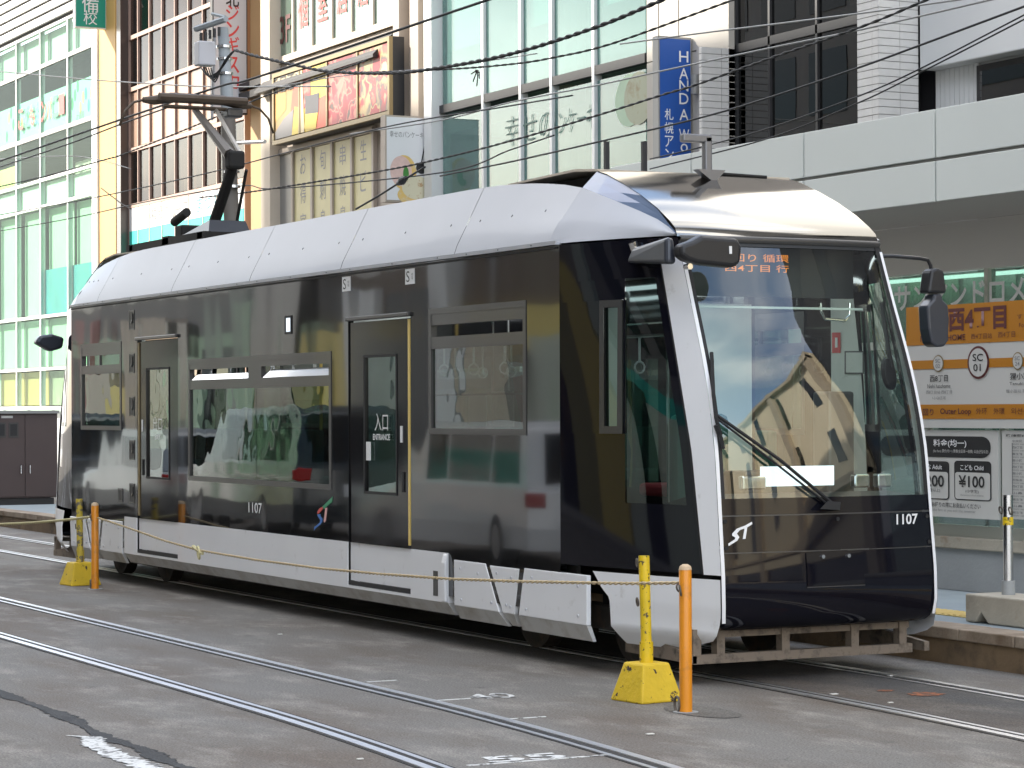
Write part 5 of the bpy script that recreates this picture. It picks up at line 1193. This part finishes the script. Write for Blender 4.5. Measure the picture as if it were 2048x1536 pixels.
# ------------------------------------------------------------------ utility pole and wires
mat('pole_concrete', (.33, .36, .38), .8, var=.08, vscale=4., bump=.2, bscale=30)
mat('pole_dark', (.14, .125, .11), .7, var=.1)
mat('wire_black', (.012, .012, .012), .6); mat('wire_light', (.30, .30, .29), .5, .3)
PLY = 4.6
q = on(456, 225, 1, PLY); xp = float(q[0]); zp = FZ(450, 55, PLY)
t = thing('utility_pole', 'grey concrete utility pole with a switch box rising behind the pantograph', 'pole', (xp, PLY, PT))
MB().tube([(xp + .5, PLY, PT), (xp, PLY, FZ(458, 225, PLY))], [.13, .115], 18).build('lower_shaft', 'pole_dark', t, smooth='auto'); MB().tube([(xp, PLY, FZ(458, 225, PLY)), (xp - .22, PLY, zp)], [.105, .085], 18).build('upper_shaft', 'pole_concrete', t, smooth='auto')
for py in (90, 115, 145, 205, 345, 375): xc_ = xp + (py - 225) * .0013; MB().cyl((xc_, PLY, FZ(458, py, PLY) - .02), (xc_, PLY, FZ(458, py, PLY) + .02), .122, None, 16).build('band_clamp', 'steel', t)
c = on(411, 108, 1, PLY - .3); MB().box(c[0] - .12, c[0] + .12, PLY - .45, PLY - .17, c[2] - .19, c[2] + .19).build('switch_box', 'sign_grey', t, bevel=.02)
MB().tube([on(392, 58, 1, PLY - .25), on(452, 38, 1, PLY - .1)], .05, 6).tube([on(425, 28, 1, PLY), on(450, 34, 1, PLY)], .03, 6).build('cross_arm', 'pole_concrete', t)
for i in range(5):
    c = on(402 + i * 9, 66 - i * 3, 1, PLY - .25); MB().cyl(c, (c[0], c[1], c[2] - .14), .025, None, 8).build('insulator', 'charcoal', t)
for i in range(5):
    a = on(402 + i * 5, 136, 1, PLY - .3); m_ = on(418 + i * 3, 152 + i * 3, 1, PLY - .3); b = on(440 + i * 2, 140 - i * 4, 1, PLY - .2); c = on(460, 112 - i, 1, PLY - .2)
    MB().tube(smoothpath([tuple(a), tuple(m_), tuple(b), tuple(c), tuple(on(470, 100, 1, PLY - .2))], 5), .012, 6).build('drop_cable', 'wire_black', t, smooth=True)
a = on(466, 286, 1, PLY); MB().cyl(tuple(a), tuple(on(530, 283, 1, PLY)), .03, None, 8).build('bracket_arm', 'steel', t)
MB().tube([tuple(on(430, 60, 1, PLY)), tuple(on(424, 240, 1, PLY + .1))], .025, 6).build('conduit', 'sign_grey', t)
def wire(pix, y, r, label, m='wire_black', twist=False, ext=True):
    yy = y if callable(y) else (lambda px: y)
    pts = [tuple(on(px, py, 1, yy(px))) for px, py in pix]
    if ext:
        a, b = np.array(pts[0]), np.array(pts[1]); 
        a2, b2 = np.array(pts[-1]), np.array(pts[-2]); pts = pts + [tuple(a2 + (a2 - b2) * .6)]
        if pix[0][0] <= 0: pts = [tuple(a + (a - b) * .6)] + pts
    pth = smoothpath(pts, 8)
    mb = ropemesh(pth, r, 5.) if twist else MB().tube(pth, r, 6)
    o = mb.build('overhead_cable', m, None, smooth=True); tag(o, label, 'cable', 'overhead cables above the street'); return o
wire([(-60, 343), (395, 187), (512, 155), (975, 0)], 0., .012, 'trolley wire resting on the pantograph head')
wire([(0, 373), (100, 350), (207, 320), (253, 306), (410, 243), (520, 196), (650, 150)], 3.2, .012, 'thick black cable crossing the white building and pole at left', twist=True)
wire([(470, 100), (512, 112), (600, 132), (662, 143), (779, 146), (882, 135), (1024, 107), (1190, 55), (1324, 0)], 3.8, .023, 'thick twisted cable sagging from the utility pole past the picture board', twist=True)
wire([(700, 146), (900, 138), (1024, 128), (1107, 115), (1224, 87), (1457, 3)], 4.0, .0125, 'twisted cable just below the thick sagging cable', twist=True)
wire([(400, 395), (512, 382), (755, 343), (882, 317), (1024, 281), (1197, 230), (1324, 190), (1391, 170), (1536, 118), (1719, 55), (1853, 0)], 5.0, .0135, 'long twisted cable passing above the pancake sign and the blue sign', twist=True)
wire([(880, 352), (1024, 323), (1200, 283), (1391, 238), (1536, 196), (1718, 135), (1836, 92), (2048, 13)], 5.0, .011, 'cable crossing low over the blue sign and the white tiled pillar')
wire([(1300, 318), (1391, 297), (1536, 257), (1718, 192), (1841, 137), (2048, 30)], 5.2, .008, 'upper of two close thin wires before the dark glazing')
wire([(1300, 338), (1536, 277), (1718, 205), (1841, 145), (2048, 39)], 5.2, .008, 'lower of two close thin wires before the dark glazing')
wire([(700, 268), (885, 240), (1024, 204), (1197, 170), (1324, 142), (1536, 97), (1718, 60), (1979, 0)], 5.6, .010, 'thin wire crossing the middle of the blue sign', 'wire_light')
wire([(1240, 88), (1397, 67), (1536, 50), (1718, 27), (1913, 0)], 5.6, .010, 'thin pale wire at the top of the blue sign', 'wire_light')
wire([(0, 143), (110, 153), (233, 163), (410, 173), (560, 173)], 5.6, .012, 'thin wire dipping gently across the upper left windows', 'wire_light')
wire([(0, 334), (140, 287), (240, 249), (341, 213)], 1.2, .010, 'thin wire ending at the left of the pantograph head', ext=False)
wire([(0, 430), (200, 393), (420, 345), (600, 298), (790, 250), (1000, 215)], 5.4, .010, 'thin wire crossing the brown building above its shop sign')
wire([(0, 462), (150, 435), (300, 402), (480, 372), (555, 377), (885, 345), (1020, 300)], 5.8, .010, 'thin wire just above the pantograph base at left')
wire([(0, 318), (130, 312), (200, 320), (262, 338)], 6.0, .009, 'short thin wire over the lower white windows', 'wire_light', ext=False)
wire([(202, 376), (240, 405), (262, 418)], 8.0, .012, 'short stay wire on the yellow wall', ext=False)
wire([(560, 172), (700, 150), (885, 135), (1000, 118)], 6.0, .008, 'thin wire across the picture board', 'wire_light')
o = wire([(712, 418), (760, 390), (804, 362), (850, 334)], 4.4, .014, 'black stay with an insulator in front of the pancake sign', ext=False)
a = on(804, 362, 1, 4.4); MB().tube([tuple(on(796, 367, 1, 4.4)), tuple(a), tuple(on(812, 356, 1, 4.4))], [.03, .055, .03], 10).build('insulator', 'charcoal', o)
mb = MB(); c0 = on(952, 140, 1, 4.0)
for dx, dz in ((-.08, -.13), (.02, -.2), (.09, -.11), (-.13, -.03), (.05, -.04)): mb.tube([tuple(c0), (c0[0] + dx * .5, c0[1] + .02, c0[2] + dz * .3), (c0[0] + dx, c0[1], c0[2] + dz)], .008, 5)
o = mb.build('cable_tie_tangle', 'wire_black', None); tag(o, 'small tangle of loose ties hanging from the sagging cable', 'cable tangle')
# ------------------------------------------------------------------ the other side of the street, seen mirrored in the tram
mat('far_wall_grey', (.22, .21, .20), .7, var=.1, vscale=.3); mat('far_wall_brown', (.16, .12, .09), .7, var=.1, vscale=.3); mat('far_wall_cream', (.85, .74, .52), .7, var=.05, vscale=.3); mat('far_wall_green', (.50, .60, .48), .7); mat('far_trim', (.50, .42, .30), .7)
glass('glass_far', (.04, .05, .05), 1.2, .0, 1.5)
def far_block(label, x0, x1, y0, y1, h, m, face, nx, ny_, gm='glass_far', shop='sign_white', ww=.36):
    t = thing('street_building', label, 'building', ((x0 + x1) / 2, (y0 + y1) / 2, 0))
    MB().box(x0, x1, y0, y1, 0, h).build('wall', m, t)
    yf = y1 if face > 0 else y0; w = (x1 - x0) / nx; fl = (h - 4.6) / ny_
    proto = None
    for i in range(nx):
        for k in range(ny_):
            xc = x0 + (i + .5) * w; z = 4.6 + k * fl
            if proto is None:
                proto = MB().box(-w * ww, w * ww, -.04, .04, 0, fl * .62)
                me_o = proto.build('window_pane', gm, t)
                me_o.location = (xc - OFF[t.name][0], yf - OFF[t.name][1], z + fl * .2)
                me_o.data.transform(Matrix.Translation(Vector(OFF[t.name]))); proto = me_o
            else:
                c = proto.copy(); COL.objects.link(c); c.location = (xc - OFF[t.name][0], yf - OFF[t.name][1], z + fl * .2)
    s = face * .3
    MB().box(x0 + .3, x1 - .3, min(yf, yf + s), max(yf, yf + s), 3.2, 4.2).build('shop_fascia', shop, t); MB().box(x0 + .5, x1 - .5, yf - .05, yf + .05, .3, 3.1).build('shop_glass', gm, t)
    return t
far_block('tall grey office block across the street from the tram nose', -30, -20.5, -40, -20, 38, 'far_wall_grey', 1, 4, 8, shop='sign_teal')  # unseen row; heights and gaps shaped to shade tram and street
far_block('mid-height grey block across the street from the near orange post', -20, -8, -40, -20, 27, 'far_wall_grey', 1, 4, 6, shop='sign_teal')
far_block('tall brown block across the street from the tram middle', -50, -31, -40, -20, 39, 'far_wall_brown', 1, 6, 8, shop='yellow_film')
far_block('tall grey block across the street beyond the tram rear', -84, -51, -40, -20, 38, 'far_wall_grey', 1, 9, 8, shop='blind_green')
far_block('low green-grey building across the street far behind the tram', -125, -86, -40, -20, 7.5, 'far_wall_green', 1, 10, 1, shop='yellow_film')
far_block('tall brown block across the street ahead of the tram', -7, 14, -40, -20, 27, 'far_wall_brown', 1, 6, 8)
mat('bay_pink', (.42, .20, .18), .6); mat('bay_olive', (.30, .27, .10), .6)
x = -110.
sb = None
bt = thing('shop_row', 'row of invented coloured shop fronts across the street, mirrored in the tram', 'shops', (-50, -19.5, 0))  # made-up bays, bright beside dark, to streak the tram side reflection
while x < 12:
    w = random.uniform(1.0, 3.2); h = random.uniform(2.4, 6.5)
    MB().box(x + .05, x + w - .05, -20., -19.4 + random.uniform(0, .3), .14, h).build('shop_bay', random.choice(['sign_white', 'cream_wall', 'charcoal', 'charcoal', 'dark_brown', 'bay_pink', 'bay_olive', 'yellow_film', 'room_light', 'blind_green', 'blind_white', 'glass_far', 'charcoal']), bt); x += w
# cream building with arches ahead of the tram, mirrored in its windscreen
far_block('dark tall block ahead of the tram on the platform side', 3, 14, 14, 30, 40, 'charcoal', -1, 3, 5)
t = far_block('sunlit cream building with pilasters ahead of the tram', 14.5, 62, 14, 26, 17, 'far_wall_cream', -1, 8, 2, shop='far_wall_cream', ww=.09)
for i in range(6): MB().box(15 + i * 9 - .5, 15 + i * 9 + .5, 13.6, 14, 0, 17).build('pilaster', 'far_trim', t)
for z in (4.4, 16.4): MB().box(14.5, 62, 13.5, 14.1, z, z + .35).build('cornice', 'far_trim', t)
# ------------------------------------------------------------------ cars waiting in the near lane (they show as reflections in the tram side)
mat('car_white', (.86, .87, .88), .25, 0, 1.); mat('car_dark', (.012, .02, .025), .2, 0, 1.); mat('car_silver', (.30, .31, .32), .3, .6, .8); mat('tyre', (.015, .015, .015), .8); mat('tail_red', (.22, .006, .006), .3, emit=(1, .02, .02), estr=.03)
glass('glass_car', (.06, .07, .07), 1.2)
def car(x, y, L, W, H, paint, label, hood=.75):
    t = thing('waiting_car', label, 'car', (x, y, 0), 'cars waiting in the lane beside the empty track')
    hw = W / 2; zb = .25; zs = H * .56
    # profile along x: rear at +x (cars face -x)
    low = [(L / 2, zb), (L / 2 + .03, .5), (L / 2, zs), (-L / 2 + hood + .25, zs), (-L / 2 + .05, zs * .86), (-L / 2, .5), (-L / 2 + .05, zb)]
    mb = MB(); rows = []
    for (px_, pz) in low: rows.append([(x + px_, y - hw + (.05 if pz > zs * .8 else 0), pz), (x + px_, y + hw - (.05 if pz > zs * .8 else 0), pz)])
    mb.grid(rows + [rows[0]])
    for s in (0, 1): mb.poly([r[s] for r in rows])
    mb.build('body', paint, t, bevel=.05, seg=2)
    up_ = [(L / 2 - .04, zs), (L / 2 - .22, H - .08), (L / 2 - .4, H), (-L / 2 + hood + 1.0, H), (-L / 2 + hood + .75, H - .06), (-L / 2 + hood + .1, zs)]
    rows = [[(x + a, y - hw + .06 + (z - zs) * .16, z), (x + a, y + hw - .06 - (z - zs) * .16, z)] for a, z in up_]
    mb = MB().grid(rows + [rows[0]])
    for s in (0, 1): mb.poly([r[s] for r in rows])
    mb.build('cabin', paint, t, bevel=.04)
    for s in (-1, 1):
        def sp(a, z): return (x + a, y + s * (hw - .055 - (z - zs) * .16), z)
        xa, xb = -L / 2 + hood + .45, L / 2 - .35; n = 3
        for i in range(n):
            a, b = xa + (xb - xa) * i / n + .04, xa + (xb - xa) * (i + 1) / n - .04
            MB().poly([sp(a + (.35 if i == 0 else 0), zs + .05), sp(b, zs + .05), sp(b - (.1 if i == n - 1 else 0), H - .12), sp(a + (.35 if i == 0 else 0), H - .12)]).build('side_window', 'glass_car', t)
        for dx in (-L * .31, L * .30):
            w_ = MB().cyl((x + dx, y + s * (hw - .2), .31), (x + dx, y + s * (hw + .005), .31), .31, None, 22).build('wheel', 'tyre', t); MB().cyl((x + dx, y + s * (hw - .02), .31), (x + dx, y + s * (hw + .012), .31), .20, None, 18).build('rim', 'chrome', w_)
        MB().box(x + L / 2 - .06, x + L / 2 + .035, y + s * (hw - .22), y + s * (hw + .004), zs - .20, zs - .04).build('tail_light', 'tail_red', t, bevel=.02)
        MB().box(x - L / 2 - .01, x - L / 2 + .12, y + s * (hw - .35), y + s * (hw - .02), .58, .72).build('headlight', 'chrome', t, bevel=.03)
    MB().hexa([(x + L / 2 - .04, y - hw + .25, zs + .06), (x + L / 2 - .035, y - hw + .25, zs + .06), (x + L / 2 - .035, y + hw - .25, zs + .06), (x + L / 2 - .04, y + hw - .25, zs + .06), (x + L / 2 - .19, y - hw + .32, H - .13), (x + L / 2 - .18, y - hw + .32, H - .13), (x + L / 2 - .18, y + hw - .32, H - .13), (x + L / 2 - .19, y + hw - .32, H - .13)]).build('rear_window', 'glass_car', t)
    MB().box(x + L / 2 + .02, x + L / 2 + .04, y - .17, y + .17, .62, .79).build('number_plate', 'print_white', t)
car(-13.3, -6.4, 4.9, 1.8, 1.66, 'car_white', 'white estate car mirrored in the tram beside its entrance door', 1.1)
car(-20.8, -6.7, 4.6, 1.80, 1.85, 'car_dark', 'dark van mirrored in the wide middle window of the tram', .8)
car(-32.5, -6.7, 4.6, 1.80, 1.75, 'car_dark', 'dark van mirrored near the rear end of the tram', .8)
car(-26.6, -6.8, 4.4, 1.75, 1.5, 'car_silver', 'silver car mirrored by the exit door of the tram', 1.1)
